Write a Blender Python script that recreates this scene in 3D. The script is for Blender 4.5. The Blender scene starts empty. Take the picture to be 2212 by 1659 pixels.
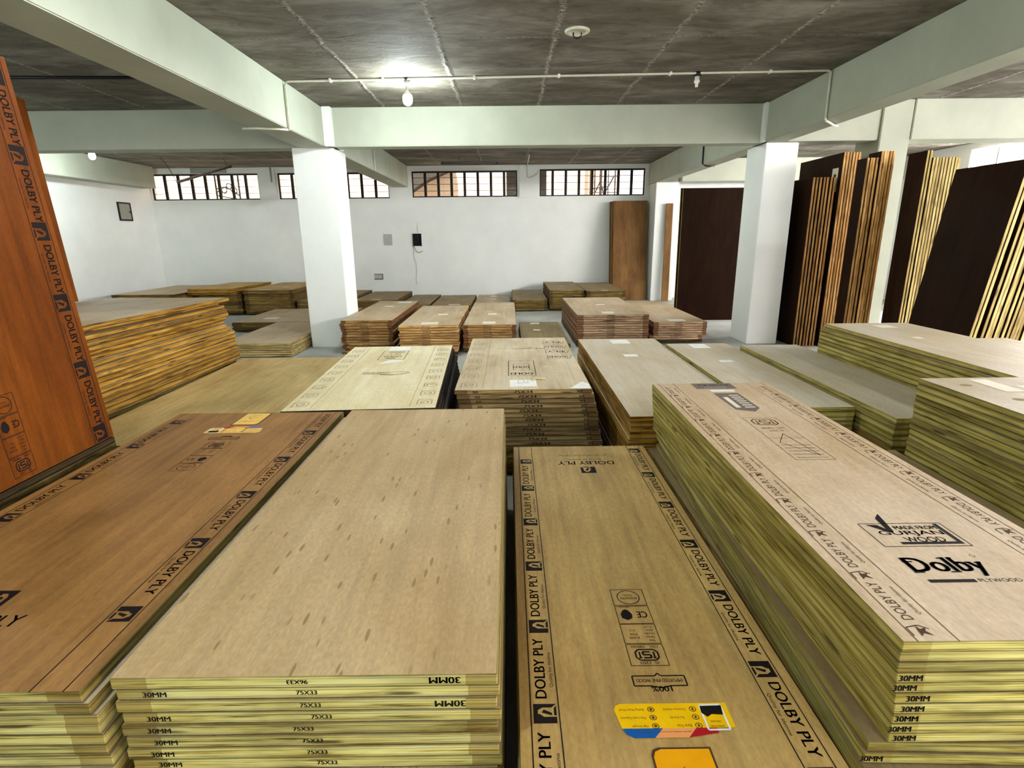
import bpy, bmesh, math, random
from mathutils import Matrix, Vector
random.seed(7)
SC = bpy.context.scene
COL = SC.collection

def lin(r, g, b):
    def f(c):
        c /= 255.0
        return c / 12.92 if c <= 0.04045 else ((c + 0.055) / 1.055) ** 2.4
    return (f(r), f(g), f(b), 1.0)

# ------------------------------------------------------------------ camera, sky, sun, daylight, exposure
cam_d = bpy.data.cameras.new('camera')
cam = bpy.data.objects.new('camera', cam_d)
COL.objects.link(cam)
cam_d.sensor_fit = 'HORIZONTAL'
cam_d.sensor_width = 36.0
cam_d.lens = 1184.5 / 2212 * 36.0
cam_d.clip_start = 0.02
# rows: world X (right), Y (into the hall), Z (up) seen in camera axes (right, down, forward)
RX, RY, RZ = (0.99994, -0.0110, 0.0028), (-0.0057, -0.2602, 0.9655), (-0.0098, -0.9655, -0.2602)
m = Matrix(((RX[0], -RX[1], -RX[2], 0), (RY[0], -RY[1], -RY[2], 0), (RZ[0], -RZ[1], -RZ[2], 1.55), (0, 0, 0, 1)))
loc, rot, _ = m.decompose()
cam.location = loc
cam.rotation_euler = rot.to_euler()
SC.camera = cam

SC.view_settings.view_transform = 'Standard'
SC.view_settings.look = 'None'
SC.view_settings.gamma = 1.0
SC.view_settings.use_curve_mapping = False
SC.view_settings.exposure = 1.08

world = bpy.data.worlds.new('sky')
SC.world = world
world.use_nodes = True
bg = world.node_tree.nodes['Background']
bg.inputs['Color'].default_value = (1.0, 0.95, 0.93, 1)
bg.inputs['Strength'].default_value = 1.1

sun_d = bpy.data.lights.new('sun', 'SUN')
sun_d.energy = 7.5
sun_d.angle = math.radians(1.0)
sun_d.color = (1.0, 0.93, 0.85)
sun = bpy.data.objects.new('sun', sun_d)
sun.rotation_euler = (math.radians(32), 0, math.radians(-12))
COL.objects.link(sun)

def day(name, loc, rot, sx, sy, power, color):
    d = bpy.data.lights.new(name, 'AREA')
    d.shape = 'RECTANGLE'; d.size = sx; d.size_y = sy; d.energy = power; d.color = color
    o = bpy.data.objects.new(name, d)
    o.location = loc; o.rotation_euler = rot
    COL.objects.link(o)
# daylight entering through the openings of the right wall and an added doorway behind the camera
day('window_daylight', (9.22, 9.05, 2.75), (0, math.radians(68), 0), 0.62, 4.6, 650, (1.0, 0.92, 0.95))
day('window_daylight', (9.22, 1.0, 2.75), (0, math.radians(68), 0), 0.62, 4.6, 520, (1.0, 0.92, 0.95))

day('door_daylight', (6.4, -3.62, 1.32), (math.radians(90), 0, 0), 3.7, 2.5, 260, (1.0, 0.92, 0.95))  # area light in the unseen doorway added behind the camera

# ------------------------------------------------------------------ material helpers
MATS = {}
def new_mat(name):
    mt = bpy.data.materials.new(name)
    mt.use_nodes = True
    nt = mt.node_tree
    b = nt.nodes['Principled BSDF']
    MATS[name] = mt
    return mt, nt, b

def N(nt, t, **kw):
    n = nt.nodes.new(t)
    for k, v in kw.items():
        setattr(n, k, v)
    return n

def ramp(nt, stops, interp='LINEAR'):
    r = N(nt, 'ShaderNodeValToRGB')
    r.color_ramp.interpolation = interp
    el = r.color_ramp.elements
    while len(el) > 1:
        el.remove(el[0])
    el[0].position = stops[0][0]; el[0].color = stops[0][1]
    for p, c in stops[1:]:
        e = el.new(p); e.color = c
    return r

def g(v):
    return (v, v, v, 1)

def mix(nt, mode, fac, a, b):
    n = N(nt, 'ShaderNodeMix', data_type='RGBA', blend_type=mode)
    for sock, v in ((n.inputs[0], fac), (n.inputs[6], a), (n.inputs[7], b)):
        if hasattr(v, 'is_linked') or hasattr(v, 'node'):
            nt.links.new(v, sock)
        else:
            sock.default_value = v
    return n.outputs[2]

def mapped(nt, src, scale, offset=None):
    mp = N(nt, 'ShaderNodeMapping')
    mp.inputs['Scale'].default_value = scale
    nt.links.new(src, mp.inputs['Vector'])
    if offset is not None:
        nt.links.new(offset, mp.inputs['Location'])
    return mp.outputs[0]

def noise(nt, vec, scale, detail=4, rough=0.55, dist=0.0):
    n = N(nt, 'ShaderNodeTexNoise')
    n.inputs['Scale'].default_value = scale
    n.inputs['Detail'].default_value = detail
    n.inputs['Roughness'].default_value = rough
    n.inputs['Distortion'].default_value = dist
    nt.links.new(vec, n.inputs['Vector'])
    return n.outputs['Fac']

def rand_offset(nt):
    oi = N(nt, 'ShaderNodeObjectInfo')
    cb = N(nt, 'ShaderNodeCombineXYZ')
    for i, k in enumerate((37.0, 91.0, 53.0)):
        mm = N(nt, 'ShaderNodeMath', operation='MULTIPLY')
        nt.links.new(oi.outputs['Random'], mm.inputs[0]); mm.inputs[1].default_value = k
        nt.links.new(mm.outputs[0], cb.inputs[i])
    return oi.outputs['Random'], cb.outputs[0]

def bump(nt, b, h, strength, dist=0.002):
    bp = N(nt, 'ShaderNodeBump')
    bp.inputs['Strength'].default_value = strength
    bp.inputs['Distance'].default_value = dist
    nt.links.new(h, bp.inputs['Height'])
    nt.links.new(bp.outputs[0], b.inputs['Normal'])

def face_mat(name, col, streak=0.25, blotch=0.25, fleck=0.0, rough=0.62, tint=(1, .9, .72), vary=0.16, spec=.25):
    """veneer of a board face: grain runs along local Y"""
    mt, nt, b = new_mat(name)
    tc = N(nt, 'ShaderNodeTexCoord')
    rnd, off = rand_offset(nt)
    P = tc.outputs['Object']
    g1 = noise(nt, mapped(nt, P, (26, 1.6, 26), off), 1.0, 5, .6, .6)
    g2 = noise(nt, mapped(nt, P, (2.6, 1.1, 2.6), off), 1.0, 4, .6, .4)
    g3 = noise(nt, mapped(nt, P, (120, 46, 120), off), 1.0, 4, .62)
    c = col
    r1 = ramp(nt, [(.3, g(1 - streak)), (.7, g(1 + streak * .35))])
    nt.links.new(g1, r1.inputs[0])
    out = mix(nt, 'MULTIPLY', 1.0, c, r1.outputs[0])
    r2 = ramp(nt, [(.32, (1 - blotch, (1 - blotch) * tint[1], (1 - blotch) * tint[2], 1)), (.66, g(1 + blotch * .3))])
    nt.links.new(g2, r2.inputs[0])
    out = mix(nt, 'MULTIPLY', 1.0, out, r2.outputs[0])
    r3 = ramp(nt, [(.3, (.80, .77, .70, 1)), (.7, g(1.10))])
    nt.links.new(g3, r3.inputs[0])
    out = mix(nt, 'MULTIPLY', .8, out, r3.outputs[0])
    rv = ramp(nt, [(0, g(1 - vary)), (1, g(1.0))])
    nt.links.new(rnd, rv.inputs[0])
    out = mix(nt, 'MULTIPLY', 1.0, out, rv.outputs[0])
    if fleck > 0:
        vo = N(nt, 'ShaderNodeTexVoronoi')
        vo.inputs['Scale'].default_value = 1.0
        nt.links.new(mapped(nt, P, (34, 7.2, 1), off), vo.inputs['Vector'])
        wob = noise(nt, mapped(nt, P, (60, 18, 1), off), 1.0, 3)
        sm = N(nt, 'ShaderNodeMath', operation='MULTIPLY_ADD')
        nt.links.new(wob, sm.inputs[0]); sm.inputs[1].default_value = .12
        nt.links.new(vo.outputs['Distance'], sm.inputs[2])
        rf = ramp(nt, [(.20, g(1)), (.25, g(0))])
        nt.links.new(sm.outputs[0], rf.inputs[0])
        gate = noise(nt, mapped(nt, P, (5, 1.7, 1), off), 1.0, 1)
        rg = ramp(nt, [(.41, g(0)), (.47, g(1))])
        nt.links.new(gate, rg.inputs[0])
        fk = mix(nt, 'MULTIPLY', 1.0, rf.outputs[0], rg.outputs[0])
        sc = mix(nt, 'MULTIPLY', 1.0, fk, g(fleck))
        out = mix(nt, 'MIX', sc, out, (col[0] * .42, col[1] * .34, col[2] * .2, 1))
    nt.links.new(out, b.inputs['Base Color'])
    b.inputs['Roughness'].default_value = rough
    b.inputs['Specular IOR Level'].default_value = spec
    bump(nt, b, g1, .12, .0015)
    return mt

def edge_mat(name, col, dark, pale, block=0.55, ply=0.75):
    """sawn edge: thin cross-band veneers above and below a core of wood battens, darker solid block at the corners"""
    mt, nt, b = new_mat(name)
    tc = N(nt, 'ShaderNodeTexCoord')
    rnd, off = rand_offset(nt)
    P = tc.outputs['Object']
    sep = N(nt, 'ShaderNodeSeparateXYZ')
    nt.links.new(tc.outputs['Generated'], sep.inputs[0])
    grain = noise(nt, mapped(nt, P, (3.0, 3.0, 130), off), 1.0, 5, .6, .7)
    patch = noise(nt, mapped(nt, P, (3.4, 3.4, 16), off), 1.0, 3, .6, .5)
    r1 = ramp(nt, [(.34, dark), (.47, col), (.64, pale)])
    nt.links.new(grain, r1.inputs[0])
    r2 = ramp(nt, [(.34, g(.62)), (.52, g(1.0)), (.72, g(1.16))])
    nt.links.new(patch, r2.inputs[0])
    out = mix(nt, 'MULTIPLY', 1.0, r1.outputs[0], r2.outputs[0])
    # plies through the thickness, with the shade of board gaps painted at both rims
    wob = noise(nt, mapped(nt, P, (9, 9, 2), off), 1.0, 2)
    ad = N(nt, 'ShaderNodeMath', operation='MULTIPLY_ADD')
    nt.links.new(wob, ad.inputs[0]); ad.inputs[1].default_value = .10
    sb = N(nt, 'ShaderNodeMath', operation='SUBTRACT'); sb.inputs[1].default_value = .05
    nt.links.new(sep.outputs[2], ad.inputs[2]); nt.links.new(ad.outputs[0], sb.inputs[0])
    lo = 1 - ply
    rp = ramp(nt, [(0, g(.10)), (.09, g(.30)), (.15, g(.9)), (.20, g(1)), (.235, g(lo)), (.28, g(1.0)),
                   (.73, g(1.0)), (.775, g(lo)), (.81, g(1)), (.89, g(1.0)), (.94, g(.55)), (1, g(.42))])
    nt.links.new(sb.outputs[0], rp.inputs[0])
    out = mix(nt, 'MULTIPLY', 1.0, out, rp.outputs[0])
    # corner blocks
    rb = ramp(nt, [(0, g(1)), (.085, g(1)), (.09, g(0)), (.91, g(0)), (.915, g(1)), (1, g(1))], 'CONSTANT')
    nt.links.new(sep.outputs[0], rb.inputs[0])
    blk = mix(nt, 'MULTIPLY', 1.0, rb.outputs[0], g(block))
    out = mix(nt, 'MIX', blk, out, mix(nt, 'MULTIPLY', 1.0, (dark[0] * 1.25, dark[1] * 1.05, dark[2] * .95, 1), rp.outputs[0]))
    # knots
    vo = N(nt, 'ShaderNodeTexVoronoi'); vo.inputs['Scale'].default_value = 1.0
    nt.links.new(mapped(nt, P, (3.2, 3.2, 26), off), vo.inputs['Vector'])
    rk = ramp(nt, [(.10, g(.8)), (.17, g(0))])
    nt.links.new(vo.outputs['Distance'], rk.inputs[0])
    out = mix(nt, 'MIX', rk.outputs[0], out, (dark[0] * .25, dark[1] * .22, dark[2] * .2, 1))
    rv = ramp(nt, [(0, (.66, .64, .6, 1)), (.45, g(1.0)), (1, (1.15, 1.15, 1.1, 1))])
    nt.links.new(rnd, rv.inputs[0])
    out = mix(nt, 'MULTIPLY', 1.0, out, rv.outputs[0])
    nt.links.new(out, b.inputs['Base Color'])
    b.inputs['Roughness'].default_value = .75
    b.inputs['Specular IOR Level'].default_value = 0.15
    bump(nt, b, grain, .35, .002)
    return mt

def plain(name, col, rough=.6, metal=0.0, spec=.3):
    mt, nt, b = new_mat(name)
    tc = N(nt, 'ShaderNodeTexCoord')
    nn = noise(nt, tc.outputs['Object'], 14.0, 3)
    r = ramp(nt, [(.3, g(.9)), (.7, g(1.04))])
    nt.links.new(nn, r.inputs[0])
    nt.links.new(mix(nt, 'MULTIPLY', 1.0, col, r.outputs[0]), b.inputs['Base Color'])
    b.inputs['Roughness'].default_value = rough
    b.inputs['Metallic'].default_value = metal
    b.inputs['Specular IOR Level'].default_value = spec
    return mt

def paint_mat(name, col, amount=.10, scale=1.4, stain=None):
    mt, nt, b = new_mat(name)
    tc = N(nt, 'ShaderNodeTexCoord')
    a = noise(nt, tc.outputs['Object'], scale, 6, .62)
    f = noise(nt, tc.outputs['Object'], 42.0, 4, .6)
    r = ramp(nt, [(.33, g(1 - amount)), (.68, g(1.03))])
    nt.links.new(a, r.inputs[0])
    out = mix(nt, 'MULTIPLY', 1.0, col, r.outputs[0])
    sp = noise(nt, tc.outputs['Object'], 7.0, 6, .7)
    rs = ramp(nt, [(.66, g(0)), (.80, g(.5))])
    nt.links.new(sp, rs.inputs[0])
    out = mix(nt, 'MIX', rs.outputs[0], out, (col[0] * .78, col[1] * .76, col[2] * .68, 1))
    nt.links.new(out, b.inputs['Base Color'])
    b.inputs['Roughness'].default_value = .7
    b.inputs['Specular IOR Level'].default_value = .2
    bump(nt, b, f, .25, .003)
    return mt

def emit_mat(name, col, strength):
    mt, nt, b = new_mat(name)
    nt.nodes.remove(b)
    e = N(nt, 'ShaderNodeEmission')
    e.inputs[0].default_value = col; e.inputs[1].default_value = strength
    nt.links.new(e.outputs[0], nt.nodes['Material Output'].inputs[0])
    return mt

# room surfaces
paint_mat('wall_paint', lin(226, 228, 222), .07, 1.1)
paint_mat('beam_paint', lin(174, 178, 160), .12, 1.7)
plain('plaster_patch', lin(176, 174, 166), .85)

def ceiling_mat():
    mt, nt, b = new_mat('raw_concrete')
    tc = N(nt, 'ShaderNodeTexCoord')
    P = tc.outputs['Object']
    big = noise(nt, mapped(nt, P, (1.0, 2.4, 1)), .9, 6, .65, .5)
    med = noise(nt, mapped(nt, P, (2.2, 5, 1)), 1.6, 7, .68, .9)
    r = ramp(nt, [(.30, lin(80, 74, 63)), (.5, lin(108, 102, 90)), (.7, lin(146, 142, 132))])
    nt.links.new(big, r.inputs[0])
    r2 = ramp(nt, [(.36, g(.72)), (.5, g(1)), (.66, g(1.12))])
    nt.links.new(med, r2.inputs[0])
    out = mix(nt, 'MULTIPLY', 1.0, r.outputs[0], r2.outputs[0])
    # cast joints of the shuttering boards
    sep = N(nt, 'ShaderNodeSeparateXYZ'); nt.links.new(P, sep.inputs[0])
    wv = noise(nt, P, 3.0, 4, .7)
    def joint(comp, off, period, width):
        a = N(nt, 'ShaderNodeMath', operation='MULTIPLY_ADD'); nt.links.new(wv, a.inputs[0]); a.inputs[1].default_value = .10
        nt.links.new(sep.outputs[comp], a.inputs[2])
        s = N(nt, 'ShaderNodeMath', operation='SUBTRACT'); nt.links.new(a.outputs[0], s.inputs[0]); s.inputs[1].default_value = off + .05
        p = N(nt, 'ShaderNodeMath', operation='PINGPONG'); nt.links.new(s.outputs[0], p.inputs[0]); p.inputs[1].default_value = period / 2
        rr = ramp(nt, [(0, g(1)), (width, g(0))])
        nt.links.new(p.outputs[0], rr.inputs[0])
        return rr.outputs[0]
    jx = joint(0, .42, 1.02, .034)
    jy = joint(1, 5.33, 1.25, .018)
    brk = noise(nt, P, 1.7, 2)
    rb = ramp(nt, [(.42, g(0)), (.6, g(1))]); nt.links.new(brk, rb.inputs[0])
    jy = mix(nt, 'MULTIPLY', 1.0, jy, rb.outputs[0])
    spk = noise(nt, P, 30.0, 3, .7)
    rs = ramp(nt, [(.4, lin(70, 64, 54)), (.62, lin(190, 185, 172))]); nt.links.new(spk, rs.inputs[0])
    out = mix(nt, 'MIX', mix(nt, 'MULTIPLY', 1.0, jx, g(.95)), out, rs.outputs[0])
    out = mix(nt, 'MIX', mix(nt, 'MULTIPLY', 1.0, jy, g(.55)), out, rs.outputs[0])
    nt.links.new(out, b.inputs['Base Color'])
    b.inputs['Roughness'].default_value = .85
    b.inputs['Specular IOR Level'].default_value = .2
    h = mix(nt, 'ADD', .6, med, jx)
    bump(nt, b, h, .7, .03)
ceiling_mat()

def floor_mat():
    mt, nt, b = new_mat('dusty_concrete')
    tc = N(nt, 'ShaderNodeTexCoord'); P = tc.outputs['Object']
    a = noise(nt, P, 1.3, 6, .62)
    r = ramp(nt, [(.3, lin(150, 150, 140)), (.7, lin(196, 197, 190))]); nt.links.new(a, r.inputs[0])
    s = noise(nt, P, 60.0, 3)
    r2 = ramp(nt, [(.3, g(.85)), (.7, g(1.05))]); nt.links.new(s, r2.inputs[0])
    nt.links.new(mix(nt, 'MULTIPLY', 1.0, r.outputs[0], r2.outputs[0]), b.inputs['Base Color'])
    b.inputs['Roughness'].default_value = .55
    b.inputs['Specular IOR Level'].default_value = .3
floor_mat()

# boards
face_mat('face_tan', lin(190, 164, 122), .16, .18, fleck=.75, vary=.02)
face_mat('face_plain', lin(204, 184, 156), .2, .2)
face_mat('face_warm', lin(200, 166, 104), .26, .26, vary=.04)
face_mat('face_red', lin(164, 120, 66), .30, .34, fleck=.35, vary=.04)
face_mat('face_sheet', lin(226, 196, 134), .22, .3)
face_mat('face_pink', lin(212, 190, 164), .14, .16, vary=.03)
face_mat('face_cream', lin(236, 226, 190), .10, .16, vary=.03)
face_mat('face_grey', lin(212, 196, 166), .18, .26, vary=.03)
face_mat('face_pale', lin(206, 196, 178), .12, .14, vary=.05)
face_mat('face_dull', lin(158, 138, 100), .22, .25)
face_mat('face_orange', lin(116, 62, 14), .34, .36, tint=(1, .86, .6), vary=.05, spec=.08)
face_mat('face_dark', lin(44, 25, 11), .35, .35, spec=.06)
face_mat('face_brown', lin(128, 92, 44), .30, .45, tint=(1, .85, .6))
edge_mat('edge_green', lin(196, 182, 104), lin(112, 94, 36), lin(202, 198, 138))
edge_mat('edge_olive', lin(184, 170, 88), lin(114, 98, 32), lin(208, 198, 128), block=.35)
edge_mat('edge_gold', lin(156, 114, 34), lin(84, 50, 8), lin(196, 156, 76), block=.2)
edge_mat('edge_brown', lin(160, 118, 66), lin(84, 52, 24), lin(196, 156, 100), block=.8)
edge_mat('edge_rose', lin(186, 150, 116), lin(104, 72, 46), lin(208, 176, 144), block=.8)
edge_mat('edge_umber', lin(150, 124, 80), lin(78, 58, 30), lin(180, 152, 104), block=.7)
edge_mat('edge_amber', lin(216, 162, 92), lin(124, 72, 28), lin(238, 198, 138), block=.1)
edge_mat('edge_straw', lin(184, 158, 96), lin(108, 84, 42), lin(212, 192, 136), block=.1)
edge_mat('edge_shade', lin(58, 44, 24), lin(30, 22, 10), lin(74, 58, 32), block=.2)  # sawn edge with shade put into its colour
edge_mat('edge_dull', lin(128, 102, 52), lin(58, 42, 18), lin(160, 134, 76), block=.6)
plain('ink_black', lin(30, 25, 24), .6, 0.0, .04)
plain('ink_brown', lin(84, 62, 44), .7, 0.0, .04)
plain('ink_faint', lin(150, 130, 100), .7, 0.0, .04)
plain('ink_grey', lin(120, 108, 100), .7, 0.0, .04)
plain('paper_white', lin(238, 236, 228), .7)
plain('paper_cream', lin(232, 222, 200), .7)
plain('sticker_yellow', lin(250, 196, 8), .6, spec=.06)
plain('sticker_orange', lin(244, 168, 14), .6, spec=.06)
plain('sticker_pale', lin(236, 190, 96), .4)
plain('sticker_blue', lin(24, 92, 168), .6, spec=.06)
plain('sticker_red', lin(176, 30, 36), .6, spec=.06)
plain('sticker_peach', lin(240, 160, 96), .6, spec=.06)
plain('sticker_purple', lin(110, 96, 150), .4)
plain('black_steel', lin(30, 26, 26), .5, .3)
plain('rod_steel', lin(84, 60, 50), .5, .3)
plain('conduit_pvc', lin(206, 206, 186), .45)
plain('black_plastic', lin(22, 22, 22), .5)
plain('white_plastic', lin(232, 230, 220), .4)
plain('grey_metal', lin(150, 150, 140), .5, .3)
plain('tube_grey', lin(72, 68, 62), .45)
plain('string', lin(210, 196, 150), .8)
plain('neighbour_plaster', lin(240, 214, 190), .85)
plain('shade_plaster', lin(70, 64, 58), .9)  # dark tone standing in for shade outside the back windows
plain('dark_hole', lin(18, 18, 18), .9)

def glass_mat():
    mt, nt, b = new_mat('window_glass')
    nt.nodes.remove(b)
    tr = N(nt, 'ShaderNodeBsdfTransparent'); tr.inputs[0].default_value = (.93, .95, .94, 1)
    gl = N(nt, 'ShaderNodeBsdfGlossy'); gl.inputs['Roughness'].default_value = .03
    lw = N(nt, 'ShaderNodeLayerWeight'); lw.inputs['Blend'].default_value = .5
    pw = N(nt, 'ShaderNodeMath', operation='POWER'); nt.links.new(lw.outputs['Facing'], pw.inputs[0]); pw.inputs[1].default_value = 4
    fr = N(nt, 'ShaderNodeMath', operation='MULTIPLY_ADD'); nt.links.new(pw.outputs[0], fr.inputs[0]); fr.inputs[1].default_value = .5; fr.inputs[2].default_value = .035
    mx = N(nt, 'ShaderNodeMixShader')
    nt.links.new(fr.outputs[0], mx.inputs[0]); nt.links.new(tr.outputs[0], mx.inputs[1]); nt.links.new(gl.outputs[0], mx.inputs[2])
    nt.links.new(mx.outputs[0], nt.nodes['Material Output'].inputs[0])
glass_mat()

# ------------------------------------------------------------------ object helpers
def tag(o, label=None, cat=None, group=None, kind=None):
    if label: o['label'] = label
    if cat: o['category'] = cat
    if group: o['group'] = group
    if kind: o['kind'] = kind
    return o

def add_box(bm, x0, x1, y0, y1, z0, z1, mi=0):
    v = [bm.verts.new(p) for p in ((x0, y0, z0), (x1, y0, z0), (x1, y1, z0), (x0, y1, z0),
                                   (x0, y0, z1), (x1, y0, z1), (x1, y1, z1), (x0, y1, z1))]
    for idx in ((0, 3, 2, 1), (4, 5, 6, 7), (0, 1, 5, 4), (1, 2, 6, 5), (2, 3, 7, 6), (3, 0, 4, 7)):
        f = bm.faces.new([v[i] for i in idx]); f.material_index = mi

def add_tube(bm, pts, r, seg=8, mi=0):
    pts = [Vector(p) for p in pts]
    rings = []
    for i, p in enumerate(pts):
        d = (pts[min(i + 1, len(pts) - 1)] - pts[max(i - 1, 0)]).normalized()
        up = Vector((0, 0, 1)) if abs(d.z) < .9 else Vector((1, 0, 0))
        a = d.cross(up).normalized(); b = a.cross(d)
        rings.append([bm.verts.new(p + a * math.cos(t * 2 * math.pi / seg) * r + b * math.sin(t * 2 * math.pi / seg) * r) for t in range(seg)])
    for i in range(len(rings) - 1):
        for t in range(seg):
            f = bm.faces.new((rings[i][t], rings[i][(t + 1) % seg], rings[i + 1][(t + 1) % seg], rings[i + 1][t])); f.material_index = mi
    for rg, rev in ((rings[0], True), (rings[-1], False)):
        f = bm.faces.new(rg[::-1] if not rev else rg); f.material_index = mi

def add_lathe(bm, prof, c=(0, 0, 0), seg=20, mi=0):
    rings = []
    for r, z in prof:
        rings.append([bm.verts.new((c[0] + r * math.cos(2 * math.pi * t / seg), c[1] + r * math.sin(2 * math.pi * t / seg), c[2] + z)) for t in range(seg)])
    for i in range(len(rings) - 1):
        for t in range(seg):
            f = bm.faces.new((rings[i][t], rings[i][(t + 1) % seg], rings[i + 1][(t + 1) % seg], rings[i + 1][t])); f.material_index = mi
    for rg in (rings[0][::-1], rings[-1]):
        f = bm.faces.new(rg); f.material_index = mi

def obj(name, bm, mats, parent=None, smooth=False):
    bmesh.ops.recalc_face_normals(bm, faces=bm.faces[:])
    me = bpy.data.meshes.new(name)
    bm.to_mesh(me); bm.free()
    for mm in ([mats] if isinstance(mats, str) else mats):
        me.materials.append(MATS[mm])
    if smooth:
        for p in me.polygons: p.use_smooth = True
    o = bpy.data.objects.new(name, me)
    COL.objects.link(o)
    if parent is not None: o.parent = parent
    return o

def boxes(name, lst, mats, parent=None, bevel=0.0):
    bm = bmesh.new()
    for bx in lst: add_box(bm, *bx)
    if bevel:
        bmesh.ops.bevel(bm, geom=bm.edges[:], offset=bevel, segments=2, affect='EDGES')
    return obj(name, bm, mats, parent)

def empty(name, loc):
    o = bpy.data.objects.new(name, None)
    o.empty_display_size = .1
    o.location = loc
    COL.objects.link(o)
    return o

# ------------------------------------------------------------------ printing
GLYPH = {}
def glyphs(body, bold=0.0, shear=0.0, space=1.0):
    key = (body, bold, shear, space)
    if key not in GLYPH:
        cu = bpy.data.curves.new('lettering', 'FONT')
        cu.body = body; cu.size = 1.0; cu.offset = bold; cu.shear = shear; cu.space_character = space
        cu.resolution_u = 3
        ob = bpy.data.objects.new('lettering', cu)
        COL.objects.link(ob)
        dg = bpy.context.evaluated_depsgraph_get()
        me = bpy.data.meshes.new_from_object(ob.evaluated_get(dg))
        vs = [(v.co.x, v.co.y) for v in me.vertices]
        fs = [tuple(p.vertices) for p in me.polygons]
        bpy.data.objects.remove(ob); bpy.data.curves.remove(cu); bpy.data.meshes.remove(me)
        xs = [v[0] for v in vs]; ys = [v[1] for v in vs]
        x0, x1, y0, y1 = min(xs), max(xs), min(ys), max(ys)
        GLYPH[key] = ([((x - x0) / (x1 - x0) - .5, (y - y0) / (y1 - y0) - .5) for x, y in vs], fs)
    return GLYPH[key]

class Print:
    """ink on a plane: u to the right, v up"""
    def __init__(s):
        s.v = []; s.f = []; s.mi = []; s.cur = 0
    def poly(s, pts):
        n = len(s.v); s.v += list(pts); s.f.append(tuple(range(n, n + len(pts)))); s.mi.append(s.cur)
    def rect(s, u0, u1, v0, v1):
        s.poly([(u0, v0), (u1, v0), (u1, v1), (u0, v1)])
    def line(s, a, b, t):
        dx, dy = b[0] - a[0], b[1] - a[1]; l = math.hypot(dx, dy) or 1
        nx, ny = -dy / l * t / 2, dx / l * t / 2
        s.poly([(a[0] - nx, a[1] - ny), (b[0] - nx, b[1] - ny), (b[0] + nx, b[1] + ny), (a[0] + nx, a[1] + ny)])
    def path(s, pts, t, close=False):
        pts = list(pts)
        if close: pts.append(pts[0])
        for a, b in zip(pts, pts[1:]): s.line(a, b, t)
    def frame(s, u0, u1, v0, v1, t):
        s.path([(u0, v0), (u1, v0), (u1, v1), (u0, v1)], t, True)
    def ring(s, u, v, ru, rv, t, n=20):
        s.path([(u + ru * math.cos(2 * math.pi * i / n), v + rv * math.sin(2 * math.pi * i / n)) for i in range(n)], t, True)
    def disc(s, u, v, ru, rv, n=16):
        s.poly([(u + ru * math.cos(2 * math.pi * i / n), v + rv * math.sin(2 * math.pi * i / n)) for i in range(n)])
    def text(s, body, u, v, w, h, ang=0.0, bold=0.0, shear=0.0, space=1.0):
        if bold > 0:
            for k in (-1, 1):
                dx = k * bold * h
                s.text(body, u + dx * math.cos(ang), v + dx * math.sin(ang), w, h, ang, 0.0, shear, space)
        vs, fs = glyphs(body, 0.0, shear, space)
        ca, sa = math.cos(ang), math.sin(ang); n = len(s.v)
        for x, y in vs:
            x *= w; y *= h
            s.v.append((u + x * ca - y * sa, v + x * sa + y * ca))
        for f in fs:
            s.f.append(tuple(i + n for i in f)); s.mi.append(s.cur)
    def xf(s, fn, start=0):
        s.v[start:] = [fn(*p) for p in s.v[start:]]
    def build(s, name, mats, parent, to3, label=None):
        me = bpy.data.meshes.new(name)
        me.from_pydata([to3(*p) for p in s.v], [], s.f)
        for mm in ([mats] if isinstance(mats, str) else mats): me.materials.append(MATS[mm])
        me.polygons.foreach_set('material_index', s.mi)
        o = bpy.data.objects.new(name, me)
        COL.objects.link(o); o.parent = parent
        if label: o['label'] = label
        return o

PI = math.pi

def logo(P, u, v, s, ang):
    """square mark with a pale leaning leaf left open in it"""
    n = len(P.v); h = s / 2
    P.poly([(-h, -h), (-h * .35, -h), (-h * .35, h * .1), (-h * .05, h * .45), (-h * .05, h), (-h, h)])
    P.poly([(-h * .05, h), (-h * .05, h * .62), (h * .35, h * .62), (h * .62, h * .2), (h * .62, -h * .6), (h, -h), (h, h)])
    P.poly([(-h * .2, -h), (h * .8, -h), (h * .55, -h * .78), (-h * .2, -h * .78)])
    P.poly([(-h * .2, -h * .6), (h * .05, -h * .6), (h * .42, h * .1), (h * .1, h * .3)])
    ca, sa = math.cos(ang), math.sin(ang)
    P.xf(lambda x, y: (u + x * ca - y * sa, v + x * sa + y * ca), n)

def isi(P, u, v, w, h, t):
    P.path([(u - w / 2, v - h * .25), (u - w * .35, v - h / 2), (u + w * .35, v - h / 2), (u + w / 2, v - h * .25), (u + w / 2, v + h * .25),
            (u + w * .35, v + h / 2), (u - w * .35, v + h / 2), (u - w / 2, v + h * .25)], t, True)
    a, b = w * .17, h * .28
    P.path([(u + a, v + b), (u - a, v + b), (u - a, v), (u + a, v), (u + a, v - b), (u - a, v - b)], t * 1.2)
    for sx in (-1, 1):
        P.line((u + sx * w * .32, v - b), (u + sx * w * .32, v + b), t)
        P.line((u + sx * w * .25, v - b), (u + sx * w * .39, v - b), t)

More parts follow.
